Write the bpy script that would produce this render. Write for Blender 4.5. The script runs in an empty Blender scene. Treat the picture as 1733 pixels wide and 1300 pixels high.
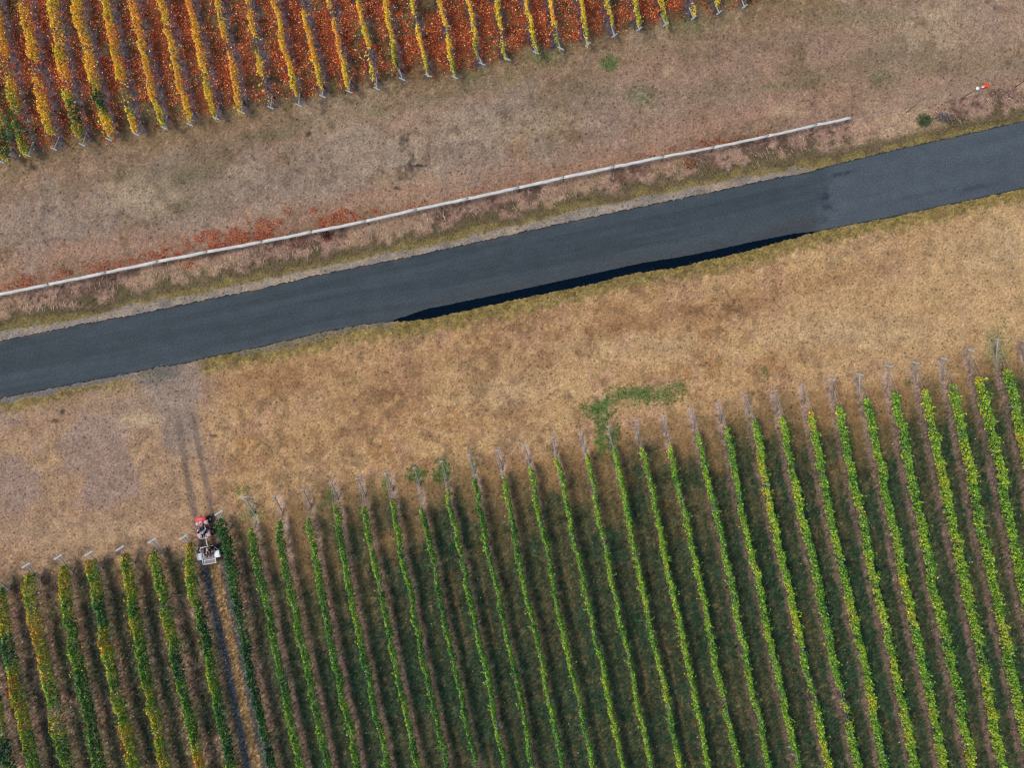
import bpy, math, random
import numpy as np
from mathutils import Vector, Matrix

random.seed(7)
RNG = np.random.default_rng(11)
SC = bpy.context.scene
COL = SC.collection
PX = 19.0                      # photo pixels per metre on the ground
CW, CH = 866.5, 650.0
CAMH = 54.0
NADX = (940.0 - CW) / PX       # the drone hovers over this point
R = math.radians

# ------------------------------------------------------------------ helpers
def W(px, py):
    return ((px - CW) / PX, (CH - py) / PX)

def at(px, py, z=0.0):
    """point at height z seen at photo position (px, py)"""
    x, y = W(px, py)
    k = (CAMH - z) / CAMH
    return Vector((NADX + (x - NADX) * k, y * k, z))

_T = np.random.default_rng(5).random((256, 256))
def vnoise(x, y):
    xi = np.floor(x).astype(np.int64); yi = np.floor(y).astype(np.int64)
    fx = x - xi; fy = y - yi
    fx = fx * fx * (3 - 2 * fx); fy = fy * fy * (3 - 2 * fy)
    a = _T[xi & 255, yi & 255]; b = _T[(xi + 1) & 255, yi & 255]
    c = _T[xi & 255, (yi + 1) & 255]; d = _T[(xi + 1) & 255, (yi + 1) & 255]
    return (a * (1 - fx) + b * fx) * (1 - fy) + (c * (1 - fx) + d * fx) * fy

def fbm(x, y, o=4, g=0.5):
    s = 0; a = 1.0; t = 0
    for i in range(o):
        s = s + a * vnoise(x * 2 ** i + 17.3 * i, y * 2 ** i + 9.1 * i); t += a; a *= g
    return s / t

def ss(a, b, x):
    t = np.clip((x - a) / (b - a), 0, 1)
    return t * t * (3 - 2 * t)

def lin(c):
    c = np.asarray(c, float) / 255.0
    return np.where(c <= 0.04045, c / 12.92, ((c + 0.055) / 1.055) ** 2.4)

def mix(base, col, w):
    return base + (np.asarray(col) - base) * w[:, None]

def tag(o, label=None, cat=None, group=None, kind=None):
    if label: o['label'] = label
    if cat: o['category'] = cat
    if group: o['group'] = group
    if kind: o['kind'] = kind
    return o

def empty(name, loc=(0, 0, 0), rz=0.0):
    o = bpy.data.objects.new(name, None)
    COL.objects.link(o); o.location = loc; o.rotation_euler = (0, 0, rz)
    o.empty_display_size = 0.2
    return o

def link(name, me, mat=None, parent=None):
    o = bpy.data.objects.new(name, me)
    if mat is not None and not me.materials: me.materials.append(mat)
    COL.objects.link(o)
    if parent is not None: o.parent = parent
    return o

def quads_mesh(name, V, nper=4, colors=None, smooth=False):
    """V: (n*nper,3) vertices; each nper consecutive ones are a face"""
    n = len(V) // nper
    me = bpy.data.meshes.new(name)
    me.vertices.add(len(V)); me.vertices.foreach_set('co', np.asarray(V, np.float32).ravel())
    me.loops.add(len(V)); me.loops.foreach_set('vertex_index', np.arange(len(V), dtype=np.int32))
    me.polygons.add(n)
    me.polygons.foreach_set('loop_start', np.arange(0, len(V), nper, dtype=np.int32))
    me.polygons.foreach_set('loop_total', np.full(n, nper, np.int32))
    me.update(calc_edges=True)
    if colors is not None: set_col(me, colors)
    return me

def set_col(me, c):
    a = me.color_attributes.new('Col', 'FLOAT_COLOR', 'POINT')
    c4 = np.ones((len(me.vertices), 4), np.float32); c4[:, :3] = np.clip(c, 0, 1)
    a.data.foreach_set('color', c4.ravel())

def grid_mesh(name, X, Y, Z, colors=None):
    """X,Y,Z arrays (ny,nx)"""
    ny, nx = X.shape
    V = np.stack([X.ravel(), Y.ravel(), Z.ravel()], 1)
    me = bpy.data.meshes.new(name)
    me.vertices.add(len(V)); me.vertices.foreach_set('co', V.astype(np.float32).ravel())
    i = np.arange(ny * nx).reshape(ny, nx)
    f = np.stack([i[:-1, :-1], i[:-1, 1:], i[1:, 1:], i[1:, :-1]], -1).reshape(-1, 4)
    me.loops.add(f.size); me.loops.foreach_set('vertex_index', f.astype(np.int32).ravel())
    me.polygons.add(len(f))
    me.polygons.foreach_set('loop_start', np.arange(0, f.size, 4, dtype=np.int32))
    me.polygons.foreach_set('loop_total', np.full(len(f), 4, np.int32))
    me.polygons.foreach_set('use_smooth', np.ones(len(f), bool))
    me.update(calc_edges=True)
    if colors is not None: set_col(me, colors)
    return me

class MB:
    """collects shapes into one mesh"""
    def __init__(s): s.v = []; s.f = []
    def add(s, vs, fs, M=None):
        o = len(s.v)
        for p in vs:
            p = Vector(p)
            s.v.append(tuple(M @ p) if M is not None else tuple(p))
        s.f += [tuple(i + o for i in f) for f in fs]
        return s
    def box(s, c, d, M=None, b=0.0):
        x, y, z = (q / 2 for q in d)
        b = min(b, x * .6, y * .6, z * .6)
        vs = []
        if b <= 0:
            for sx in (-x, x):
                for sy in (-y, y):
                    for sz in (-z, z): vs.append((c[0] + sx, c[1] + sy, c[2] + sz))
            fs = [(0, 1, 3, 2), (4, 6, 7, 5), (0, 4, 5, 1), (2, 3, 7, 6), (0, 2, 6, 4), (1, 5, 7, 3)]
            return s.add(vs, fs, M)
        # bevelled: three stacked rings of eight points
        def ring(zz, ins):
            X, Y = x - ins, y - ins; q = b
            return [(c[0] + px, c[1] + py, c[2] + zz) for px, py in
                    ((X, -Y + q), (X, Y - q), (X - q, Y), (-X + q, Y), (-X, Y - q), (-X, -Y + q), (-X + q, -Y), (X - q, -Y))]
        for zz, ins in ((-z, b * .8), (-z + b, 0), (z - b, 0), (z, b * .8)): vs += ring(zz, ins)
        fs = [tuple(range(7, -1, -1)), tuple(range(24, 32))]
        for k in range(3):
            for i in range(8):
                j = (i + 1) % 8
                fs.append((k * 8 + i, k * 8 + j, k * 8 + 8 + j, k * 8 + 8 + i))
        return s.add(vs, fs, M)
    def tube(s, pts, rad, n=8, M=None, flat=1.0):
        pts = [Vector(p) for p in pts]
        if not hasattr(rad, '__len__'): rad = [rad] * len(pts)
        vs = []
        for i, p in enumerate(pts):
            d = (pts[min(i + 1, len(pts) - 1)] - pts[max(i - 1, 0)]).normalized()
            up = Vector((0, 0, 1)) if abs(d.z) < .9 else Vector((1, 0, 0))
            a = d.cross(up).normalized(); b = a.cross(d)
            for k in range(n):
                t = 2 * math.pi * k / n
                vs.append(p + a * (math.cos(t) * rad[i]) + b * (math.sin(t) * rad[i] * flat))
        fs = []
        for i in range(len(pts) - 1):
            for k in range(n):
                j = (k + 1) % n
                fs.append((i * n + k, i * n + j, i * n + n + j, i * n + n + k))
        fs.append(tuple(range(n - 1, -1, -1)))
        fs.append(tuple(range((len(pts) - 1) * n, len(pts) * n)))
        return s.add(vs, fs, M)
    def lathe(s, prof, axis='Z', c=(0, 0, 0), n=20, M=None):
        vs = []; fs = []
        for r, h in prof:
            for k in range(n):
                t = 2 * math.pi * k / n
                a, b = r * math.cos(t), r * math.sin(t)
                p = (a, b, h) if axis == 'Z' else ((h, a, b) if axis == 'X' else (a, h, b))
                vs.append((p[0] + c[0], p[1] + c[1], p[2] + c[2]))
        m = len(prof)
        for i in range(m - 1):
            for k in range(n):
                j = (k + 1) % n
                fs.append((i * n + k, i * n + j, i * n + n + j, i * n + n + k))
        return s.add(vs, fs, M)
    def mesh(s, name, smooth=False):
        me = bpy.data.meshes.new(name); me.from_pydata(s.v, [], s.f); me.update()
        if smooth: me.polygons.foreach_set('use_smooth', np.ones(len(me.polygons), bool))
        return me
    def build(s, name, mat, parent=None, smooth=False):
        return link(name, s.mesh(name, smooth), mat, parent)

# ------------------------------------------------------------------ materials
def nt(name):
    m = bpy.data.materials.new(name); m.use_nodes = True
    n = m.node_tree; n.nodes.clear()
    out = n.nodes.new('ShaderNodeOutputMaterial')
    return m, n, out

def N(t, kind, **kw):
    n = t.nodes.new(kind)
    for k, v in kw.items():
        if k in n.inputs.keys(): n.inputs[k].default_value = v
        else: setattr(n, k, v)
    return n

def noise_fac(t, vec, scale, detail, rough, lo, hi, a, b):
    """noise remapped from [lo,hi] to [a,b]"""
    n = N(t, 'ShaderNodeTexNoise', Scale=scale, Detail=detail, Roughness=rough)
    t.links.new(vec, n.inputs['Vector'])
    r = N(t, 'ShaderNodeMapRange'); r.clamp = True
    r.inputs['From Min'].default_value = lo; r.inputs['From Max'].default_value = hi
    r.inputs['To Min'].default_value = a; r.inputs['To Max'].default_value = b
    t.links.new(n.outputs['Fac'], r.inputs['Value'])
    return r.outputs['Result']

def mul(t, a, b):
    m = N(t, 'ShaderNodeMath', operation='MULTIPLY')
    t.links.new(a, m.inputs[0]); t.links.new(b, m.inputs[1]); return m.outputs[0]

def attr_mat(name, grain=(6.0, 0.55, 1.5), mid=(1.1, 0.8, 1.2), tint=0.25, rough=1.0, spec=0.05, bump=0.0, pits=0.0):
    m, t, out = nt(name)
    at_ = N(t, 'ShaderNodeAttribute', attribute_name='Col')
    geo = N(t, 'ShaderNodeNewGeometry')
    p = geo.outputs['Position']
    f1 = noise_fac(t, p, grain[0], 3.0, 0.65, 0.3, 0.7, grain[1], grain[2])
    f2 = noise_fac(t, p, mid[0], 4.0, 0.6, 0.3, 0.7, mid[1], mid[2])
    f = mul(t, f1, f2)
    if pits > 0:
        v = N(t, 'ShaderNodeTexVoronoi', Scale=1.9, Randomness=1.0)
        t.links.new(p, v.inputs['Vector'])
        r = N(t, 'ShaderNodeMapRange'); r.clamp = True
        r.inputs['From Min'].default_value = 0.1; r.inputs['From Max'].default_value = 0.26
        r.inputs['To Min'].default_value = 1.0 - pits; r.inputs['To Max'].default_value = 1.0
        t.links.new(v.outputs['Distance'], r.inputs['Value'])
        f = mul(t, f, r.outputs['Result'])
    vm = N(t, 'ShaderNodeVectorMath', operation='SCALE')
    t.links.new(at_.outputs['Color'], vm.inputs[0]); t.links.new(f, vm.inputs['Scale'])
    # slight hue drift
    tn = noise_fac(t, p, 3.1, 3.0, 0.6, 0.35, 0.65, 0.0, 1.0)
    mx = N(t, 'ShaderNodeMix', data_type='RGBA', blend_type='MULTIPLY')
    mx.inputs['B'].default_value = (1 + tint * .3, 1.0 + tint * .1, 1 - tint, 1)
    t.links.new(tn, mx.inputs['Factor']); t.links.new(vm.outputs[0], mx.inputs['A'])
    b = N(t, 'ShaderNodeBsdfPrincipled', Roughness=rough)
    b.inputs['Specular IOR Level'].default_value = spec
    t.links.new(mx.outputs['Result'], b.inputs['Base Color'])
    if bump:
        bn = N(t, 'ShaderNodeBump', Strength=bump, Distance=0.05)
        nn = N(t, 'ShaderNodeTexNoise', Scale=9.0, Detail=4.0, Roughness=0.7)
        t.links.new(p, nn.inputs['Vector']); t.links.new(nn.outputs['Fac'], bn.inputs['Height'])
        t.links.new(bn.outputs['Normal'], b.inputs['Normal'])
    t.links.new(b.outputs[0], out.inputs[0])
    return m

def leaf_mat(name, trans=0.3, rough=0.5, spec=0.25):
    m, t, out = nt(name)
    a = N(t, 'ShaderNodeAttribute', attribute_name='Col')
    geo = N(t, 'ShaderNodeNewGeometry')
    f = noise_fac(t, geo.outputs['Position'], 9.0, 2.0, 0.6, 0.3, 0.7, 0.75, 1.25)
    vm = N(t, 'ShaderNodeVectorMath', operation='SCALE')
    t.links.new(a.outputs['Color'], vm.inputs[0]); t.links.new(f, vm.inputs['Scale'])
    b = N(t, 'ShaderNodeBsdfPrincipled', Roughness=rough)
    b.inputs['Specular IOR Level'].default_value = spec
    t.links.new(vm.outputs[0], b.inputs['Base Color'])
    tr = N(t, 'ShaderNodeBsdfTranslucent'); t.links.new(vm.outputs[0], tr.inputs['Color'])
    ms = N(t, 'ShaderNodeMixShader'); ms.inputs[0].default_value = trans
    t.links.new(b.outputs[0], ms.inputs[1]); t.links.new(tr.outputs[0], ms.inputs[2])
    t.links.new(ms.outputs[0], out.inputs[0])
    return m

def plain(name, c, rough=0.6, spec=0.3, var=0.25, scale=5.0, metal=0.0, stretch=None):
    m, t, out = nt(name)
    tc = N(t, 'ShaderNodeTexCoord'); v = tc.outputs['Object']
    if stretch:
        mp = N(t, 'ShaderNodeMapping'); mp.inputs['Scale'].default_value = stretch
        t.links.new(v, mp.inputs['Vector']); v = mp.outputs['Vector']
    f = noise_fac(t, v, scale, 4.0, 0.6, 0.3, 0.7, 1 - var, 1 + var)
    rgb = N(t, 'ShaderNodeRGB'); rgb.outputs[0].default_value = (*c, 1)
    vm = N(t, 'ShaderNodeVectorMath', operation='SCALE')
    t.links.new(rgb.outputs[0], vm.inputs[0]); t.links.new(f, vm.inputs['Scale'])
    b = N(t, 'ShaderNodeBsdfPrincipled', Roughness=rough, Metallic=metal)
    b.inputs['Specular IOR Level'].default_value = spec
    t.links.new(vm.outputs[0], b.inputs['Base Color'])
    t.links.new(b.outputs[0], out.inputs[0])
    return m

GROUND = attr_mat('earth and dry grass', grain=(7.0, 0.56, 1.44), mid=(0.8, 0.82, 1.18), tint=0.16, bump=0.6, pits=0.5)
ASPHALT = attr_mat('asphalt', grain=(8.0, 0.66, 1.38), mid=(0.7, 0.9, 1.1), tint=0.06, rough=0.85, spec=0.2)
BLADE = leaf_mat('grass blades', 0.2, 0.8, 0.05)
LEAF = leaf_mat('vine leaves', 0.28, 0.45, 0.3)
LITTER = leaf_mat('fallen leaves', 0.1, 0.7, 0.1)
WETM = plain('fresh wet tar', (0.0015, 0.006, 0.013), 0.9, 0.02, 0.3, 3.0)
BARK = plain('vine bark', (0.17, 0.135, 0.115), 0.9, 0.1, 0.4, 14.0, stretch=(1, 1, .2))
POSTM = plain('weathered grey wood', (0.34, 0.34, 0.31), 0.8, 0.15, 0.25, 9.0, stretch=(1, 1, .2))
ARMM = plain('pale galvanised arm', (0.34, 0.365, 0.34), 0.6, 0.3, 0.2, 7.0)
POSTB = plain('brown weathered wood', (0.24, 0.2, 0.175), 0.85, 0.1, 0.3, 9.0, stretch=(1, 1, .2))
ARMB = plain('weathered post cap', (0.34, 0.31, 0.29), 0.85, 0.1, 0.3, 7.0)
WIREM = plain('galvanised wire', (0.35, 0.35, 0.34), 0.5, 0.4, 0.1, 5.0)
RAILM = plain('off white rail', (0.55, 0.54, 0.49), 0.75, 0.2, 0.14, 2.2)
STRAPM = plain('dark post', (0.05, 0.048, 0.045), 0.8, 0.2, 0.3, 8.0)

# ------------------------------------------------------------------ traced lines (photo pixels)
def curve(pts, sl=-0.214):
    pts = [(pts[0][0] - 30000, pts[0][1] - sl * 30000)] + pts + [(pts[-1][0] + 30000, pts[-1][1] + sl * 30000)]
    xs = np.array([p[0] for p in pts], float); ys = np.array([p[1] for p in pts], float)
    return lambda x: np.interp(x, xs, ys)

RU = curve([(0, 577), (125, 551), (240, 530), (315, 514), (434, 490), (534, 466), (684, 436), (713, 430), (867, 396),
            (1000, 367), (1087, 349), (1202, 325), (1312, 301), (1361, 293), (1404, 280), (1524, 251), (1637, 226), (1733, 204)])
RL = curve([(0, 674), (125, 650), (233, 629), (268, 621), (303, 617), (358, 604), (434, 589), (534, 565), (609, 550), (666, 544),
            (716, 540), (784, 526), (868, 507), (1000, 480), (1072, 461), (1144, 452), (1202, 438), (1260, 425), (1317, 409),
            (1381, 392), (1447, 379), (1500, 369), (1704, 325), (1733, 318)])
SU = curve([(0, 559), (75, 549), (150, 536), (218, 514), (325, 499), (434, 474), (609, 438), (734, 414), (868, 381),
            (1000, 349), (1173, 315), (1346, 284), (1400, 279), (1733, 204)])
FN = curve([(0, 499), (83, 481), (180, 461), (268, 442), (345, 428), (444, 410), (527, 392), (619, 374), (705, 354), (792, 336),
            (868, 319), (954, 300), (1039, 282), (1123, 265), (1208, 249), (1299, 230), (1381, 211), (1440, 199), (1545, 182), (1733, 137)])
TB = curve([(0, 277), (46, 265), (140, 245), (231, 228), (322, 211), (410, 192), (506, 178), (591, 157), (681, 138), (769, 128),
            (859, 102), (949, 82), (1040, 62), (1127, 42), (1217, 22), (1262, 10)])
BB = curve([(40, 960), (97, 945), (200, 930), (312, 910), (371, 872), (415, 848), (513, 830), (605, 810), (701, 792), (794, 770), (887, 753),
            (983, 735), (1076, 712), (1171, 693), (1262, 670), (1358, 650), (1455, 633), (1550, 613), (1643, 593), (1690, 580), (1733, 570)])

# lower rows: canopy start, points further down the row, post head (all photo pixels)
LOW = [
    ((-72, 1010), [(-30, 1135), (3, 1285)], (-76, 985)),
    ((-12, 1000), [(12, 1135), (46, 1285)], (-14, 975)),
    ((40, 975), [(43, 1005), (68, 1135), (103, 1285)], (45, 957)),
    ((96, 962), [(103, 1005), (125, 1135), (160, 1285)], (99, 943)),
    ((147, 950), [(156, 1005), (181, 1135), (217, 1285)], (151, 937)),
    ((203, 940), [(215, 1005), (239, 1135), (271, 1285)], (204, 928)),
    ((256, 936), [(270, 1005), (298, 1135), (328, 1285)], (258, 915)),
    ((312, 922), [(324, 1005), (352, 1135), (383, 1285)], (311, 909)),
    ((369, 880), [(395, 1005), (419, 1135), (453, 1285)], (371, 868)),
    ((420, 897), [(442, 1005), (470, 1135), (501, 1285)], (413, 841)),
    ((467, 884), [(488, 1005), (516.5, 1135), (549, 1285)], (464, 840)),
    ((518, 880), [(542, 1005), (567, 1135), (599, 1285)], (513, 829)),
    ((563, 859), [(590, 1005), (617, 1135), (649.5, 1285)], (560, 816)),
    ((612, 860), [(618, 895), (642, 1005), (668, 1135), (701, 1285)], (605, 810)),
    ((660, 850), [(668, 895), (691, 1005), (718, 1135), (750.6, 1285)], (653, 801)),
    ((712, 862), [(719, 895), (741, 1005), (768, 1135), (801.5, 1285)], (701, 792)),
    ((755, 830), [(768.6, 895), (793, 1005), (820.5, 1135), (851.7, 1285)], (747, 781)),
    ((801, 812), [(817, 895), (840.6, 1005), (869, 1135), (899.5, 1285)], (794, 770)),
    ((850, 808), [(867, 895), (890, 1005), (918.5, 1135), (949.7, 1285)], (840, 762)),
    ((896, 791), [(917.5, 895), (940, 1005), (967, 1135), (999.9, 1285)], (887, 753)),
    ((942, 773), [(968, 895), (991, 1005), (1020, 1135), (1050.8, 1285)], (935, 740)),
    ((992, 770), [(1018, 895), (1039.7, 1005), (1068, 1135), (1099.6, 1285)], (983, 735)),
    ((1039, 760), [(1068, 895), (1090, 1005), (1118, 1135), (1149.8, 1285)], (1029, 722)),
    ((1087, 757), [(1097, 795), (1117, 895), (1140, 1005), (1168, 1135), (1198, 1285)], (1076, 711)),
    ((1136, 755), [(1144, 795), (1167, 895), (1190, 1005), (1216, 1135), (1249.7, 1285)], (1124, 704)),
    ((1184, 735), [(1197, 795), (1218.5, 895), (1242, 1005), (1269, 1135), (1299.2, 1285)], (1171, 692)),
    ((1230, 722), [(1245.5, 795), (1263, 895), (1289, 1005), (1317, 1135), (1349.4, 1285)], (1216, 682)),
    ((1279, 711), [(1296, 795), (1315, 895), (1341, 1005), (1368, 1135), (1403.7, 1285)], (1262, 669)),
    ((1328, 707), [(1344, 795), (1367, 895), (1390, 1005), (1419, 1135), (1451.5, 1285)], (1312, 661)),
    ((1376, 697), [(1394, 795), (1414, 895), (1439, 1005), (1470, 1135), (1498, 1285)], (1358, 650)),
    ((1425, 687), [(1445, 795), (1467, 895), (1489.6, 1005), (1519, 1135), (1551, 1285)], (1408, 642)),
    ((1471, 675), [(1496.5, 795), (1517, 895), (1538, 1005), (1568.5, 1135), (1600, 1285)], (1455, 634)),
    ((1520, 665), [(1545, 795), (1566, 895), (1587, 1005), (1618, 1135), (1648, 1285)], (1505, 620)),
    ((1570, 659), [(1599, 795), (1618, 895), (1643.7, 1005), (1669.6, 1135), (1699, 1285)], (1550, 614)),
    ((1617, 650), [(1648, 795), (1666, 895), (1692, 1005), (1718, 1135), (1750, 1285)], (1597, 607)),
    ((1664, 637), [(1699, 795), (1718, 895), (1741, 1005), (1768, 1135), (1799, 1285)], (1643, 593)),
    ((1711, 625), [(1748, 795), (1768, 895), (1791, 1005), (1818, 1135), (1849, 1285)], (1689, 575)),
    ((1756, 612), [(1797, 795), (1817, 895), (1840, 1005), (1867, 1135), (1898, 1285)], (1734, 578)),
]
# upper rows: canopy end (lower), points up the row, post head
UPP = [
    ((1, 268), [(-14, 200), (-32, 175), (-47, 115), (-68, 15)], (3, 274)),
    ((38, 262), [(17, 175), (4, 115), (-16, 15)], (48, 263)),
    ((80, 235), [(66, 175), (54, 115), (35, 15)], (92, 252)),
    ((128, 228), [(116, 175), (101, 115), (83, 15)], (140, 245)),
    ((180, 228), [(161, 175), (149, 115), (126, 15)], (185, 236)),
    ((224, 222), [(210, 175), (196, 115), (177, 15)], (231, 227)),
    ((272, 215), [(257, 175), (244, 115), (223, 15)], (278, 216)),
    ((315, 203), [(308, 175), (294, 115), (272, 15)], (322, 211)),
    ((361, 198), [(353, 175), (343, 115), (320, 15)], (366, 200)),
    ((402, 190), [(400, 175), (391, 115), (367, 15)], (410, 190)),
    ((453, 176), [(438, 115), (419, 15)], (458, 182)),
    ((498, 158), [(486, 115), (465, 15)], (506, 178)),
    ((538, 146), [(533, 115), (512, 15)], (546, 163)),
    ((588, 144), [(582, 115), (559, 15)], (591, 155)),
    ((635, 145), [(629, 115), (607, 15)], (638, 150)),
    ((670, 110), [(654, 15)], (681, 134)),
    ((722, 122), [(700, 15)], (725, 128)),
    ((768, 125), [(748, 15)], (770, 131)),
    ((808, 92), [(796, 15)], (816, 108)),
    ((856, 97), [(843, 15)], (859, 100)),
    ((909, 86), [(892.5, 15)], (907, 89)),
    ((947, 78), [(936.5, 15)], (949, 82)),
    ((995, 72), [(986, 15)], (995, 75)),
    ((1039, 34), [(1033.5, 15)], (1040, 60)),
    ((1086, 38), [(1082, 15)], (1082, 49)),
    ((1131, 40), [(1126, 15)], (1127, 41)),
    ((1178, 18), [(1173, 0)], (1174, 30)),
    ((1224, 15), [(1219, -2)], (1217, 21)),
    ((1266, -8), [(1262, -30)], (1260, 11)),
]
ZC = 1.5
class Row: pass
rows = []
for kind, table in (('low', LOW), ('upp', UPP)):
    for i, (st, pts, head) in enumerate(table):
        r = Row(); r.kind = kind; r.i = i
        p = [st] + pts
        if kind == 'low':
            (x0, y0), (x1, y1) = p[-2], p[-1]
            p.append((x1 + (x1 - x0) / (y1 - y0) * (1390 - y1), 1390))
        else:
            (x0, y0), (x1, y1) = p[-2], p[-1]
            k = 0.2 if len(pts) < 2 else (x1 - x0) / (y1 - y0)
            p.append((x1 + k * (-85 - y1), -85))
        r.path = [at(a, b, ZC).to_2d() for a, b in p]
        d = (r.path[-1] - r.path[0]).normalized(); r.dir = d
        r.head = at(head[0], head[1], 1.45)
        # the row's ground line continues to the foot and the head of its post
        e = r.path[0]
        r.foot = e + (r.head.to_2d() - e).dot(d) * d + d * 1.75
        r.px = st[0]
        rows.append(r)

# ------------------------------------------------------------------ what the ground is made of, as albedo at any point
GREEN = [  # px, py, rx, ry, strength : patches of green growth
    (1092, 668, 70, 19, .95), (1012, 692, 30, 19, .95), (1018, 728, 12, 48, 1.1), (1148, 652, 13, 10, .9), (748, 797, 15, 23, 1.1), (705, 803, 19, 15, 1.1),
    (1038, 742, 11, 42, 1.0), (1005, 690, 22, 10, .6), (1033, 105, 15, 15, .9), (1090, 163, 30, 18, .55), (1312, 145, 26, 6, .7),
    (1603, 733, 5, 40, 1.0), (558, 838, 8, 16, .7), (6, 210, 18, 42, 1.0), (428, 872, 22, 22, .55), (412, 832, 16, 10, .7),
    (652, 818, 7, 20, .6), (1450, 932, 10, 10, .9), (1476, 978, 10, 10, .9), (900, 862, 9, 10, .9), (1078, 798, 9, 10, .9),
    (767, 933, 10, 12, .9), (615, 945, 10, 10, .6), (857, 895, 7, 7, .8), (1430, 1160, 9, 9, .8), (1355, 1165, 16, 26, .7),
    (1180, 1045, 12, 14, .8), (1190, 1090, 10, 40, .6), (1085, 1045, 9, 10, .8), (1060, 1215, 10, 10, .8), (1700, 1060, 12, 40, .6),
    (1730, 1100, 8, 40, .6), (1295, 627, 5, 7, .9), (1265, 765, 8, 8, .6), (335, 975, 10, 10, .6), (1535, 648, 5, 6, .9), (1475, 1100, 10, 60, .5),
    (925, 95, 30, 14, .45), (805, 130, 20, 12, .4), (1160, 40, 40, 20, .3), (1460, 30, 90, 24, .25), (1490, 130, 20, 12, .35), (640, 190, 25, 8, .3),
    (1690, 590, 22, 45, .55), (800, 790, 6, 20, .7), (930, 762, 6, 12, .5), (385, 1025, 12, 12, .4), (55, 215, 8, 30, .4)]
_q = np.random.default_rng(21)
for _ in range(34):
    _x = _q.uniform(620, 1720); GREEN.append((_x, _q.uniform(880 - (_x - 600) * .16, 1290), _q.uniform(5, 10), _q.uniform(6, 14), _q.uniform(.4, .85)))
DARKS = [(680, 240, 10, 16, .5), (690, 232, 5, 9, .8), (697, 270, 9, 12, .6), (690, 285, 16, 12, .5), (709, 279, 11, 4, .9), (686, 300, 18, 8, .4),
         (672, 318, 7, 4, .8), (522, 226, 8, 5, .8), (566, 213, 8, 6, .5), (548, 178, 13, 12, .55), (52, 280, 8, 9, .8), (595, 172, 12, 8, .5), (680, 148, 12, 12, .5),  # spot below the leftmost golden posts is shade painted into the ground
         (105, 695, 5, 5, .8), (93, 712, 9, 4, .8), (905, 238, 6, 5, .6), (75, 350, 14, 6, .4), (1240, 525, 26, 16, .35), (640, 668, 50, 18, .25),
         (1190, 530, 14, 10, .3), (360, 738, 6, 4, .8), (376, 725, 12, 6, .4), (1368, 1170, 22, 14, .6), (1480, 1010, 6, 30, .4), (1012, 1015, 8, 8, .7)]
PALE = [(1600, 25, 60, 24, .35), (1130, 120, 10, 10, .5), (410, 290, 30, 20, .25), (235, 330, 90, 40, .3), (870, 215, 150, 30, .22), (1560, 60, 60, 30, .25),
        (230, 712, 40, 20, .5), (1700, 420, 120, 60, .25), (1450, 560, 200, 40, .25), (1080, 590, 200, 35, .18), (860, 660, 120, 40, .2), (1330, 185, 40, 14, .3),
        (160, 590, 0.1, 0.1, 0), (700, 170, 20, 10, .2), (140, 900, 160, 25, .15), (250, 640, 30, 8, .2)]
OLIVE = [(300, 300, 80, 26, .7), (310, 352, 60, 18, .6), (150, 310, 120, 14, .5), (420, 235, 160, 14, .5), (760, 160, 140, 14, .5), (1400, 125, 130, 24, .55), (1500, 140, 60, 26, .6),
         (1330, 60, 130, 24, .45), (990, 150, 80, 24, .5), (1160, 95, 60, 30, .35), (1640, 110, 60, 24, .5), (1230, 150, 60, 16, .5), (1480, 90, 60, 30, .4), (940, 245, 40, 20, .3)]
PINKISH = [(1300, 180, 60, 16, .6), (1180, 215, 120, 14, .5), (700, 320, 160, 12, .5), (330, 400, 160, 10, .4), (1450, 60, 70, 30, .35), (1560, 140, 50, 14, .5), (100, 430, 120, 16, .45), (1090, 120, 60, 20, .4), (900, 300, 140, 14, .4)]
BROWN = [(470, 640, 130, 34, .7), (640, 668, 80, 26, .7), (860, 625, 90, 20, .5), (1080, 545, 200, 22, .6), (1235, 525, 60, 26, .6), (760, 600, 120, 18, .4), (1000, 520, 160, 16, .4),
         (560, 740, 90, 30, .45), (400, 800, 60, 40, .35), (1400, 470, 120, 18, .4), (90, 705, 60, 18, .5), (1330, 600, 60, 14, .4), (900, 700, 70, 18, .35)]
TRK_L = [(335, 715), (322, 800), (312, 740), (322, 800), (334, 870), (346, 960), (363, 1035), (381, 1115), (397, 1192), (415, 1290), (440, 1400)]
TRK_L = [(300, 700), (308, 760), (320, 830), (334, 890), (346, 960), (363, 1035), (381, 1115), (397, 1192), (416, 1290), (440, 1400)]
TRK_R = [(322, 690), (336, 760), (348, 820), (361, 880), (380, 970), (397, 1054), (412, 1130), (428, 1214), (446, 1290), (470, 1400)]

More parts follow.
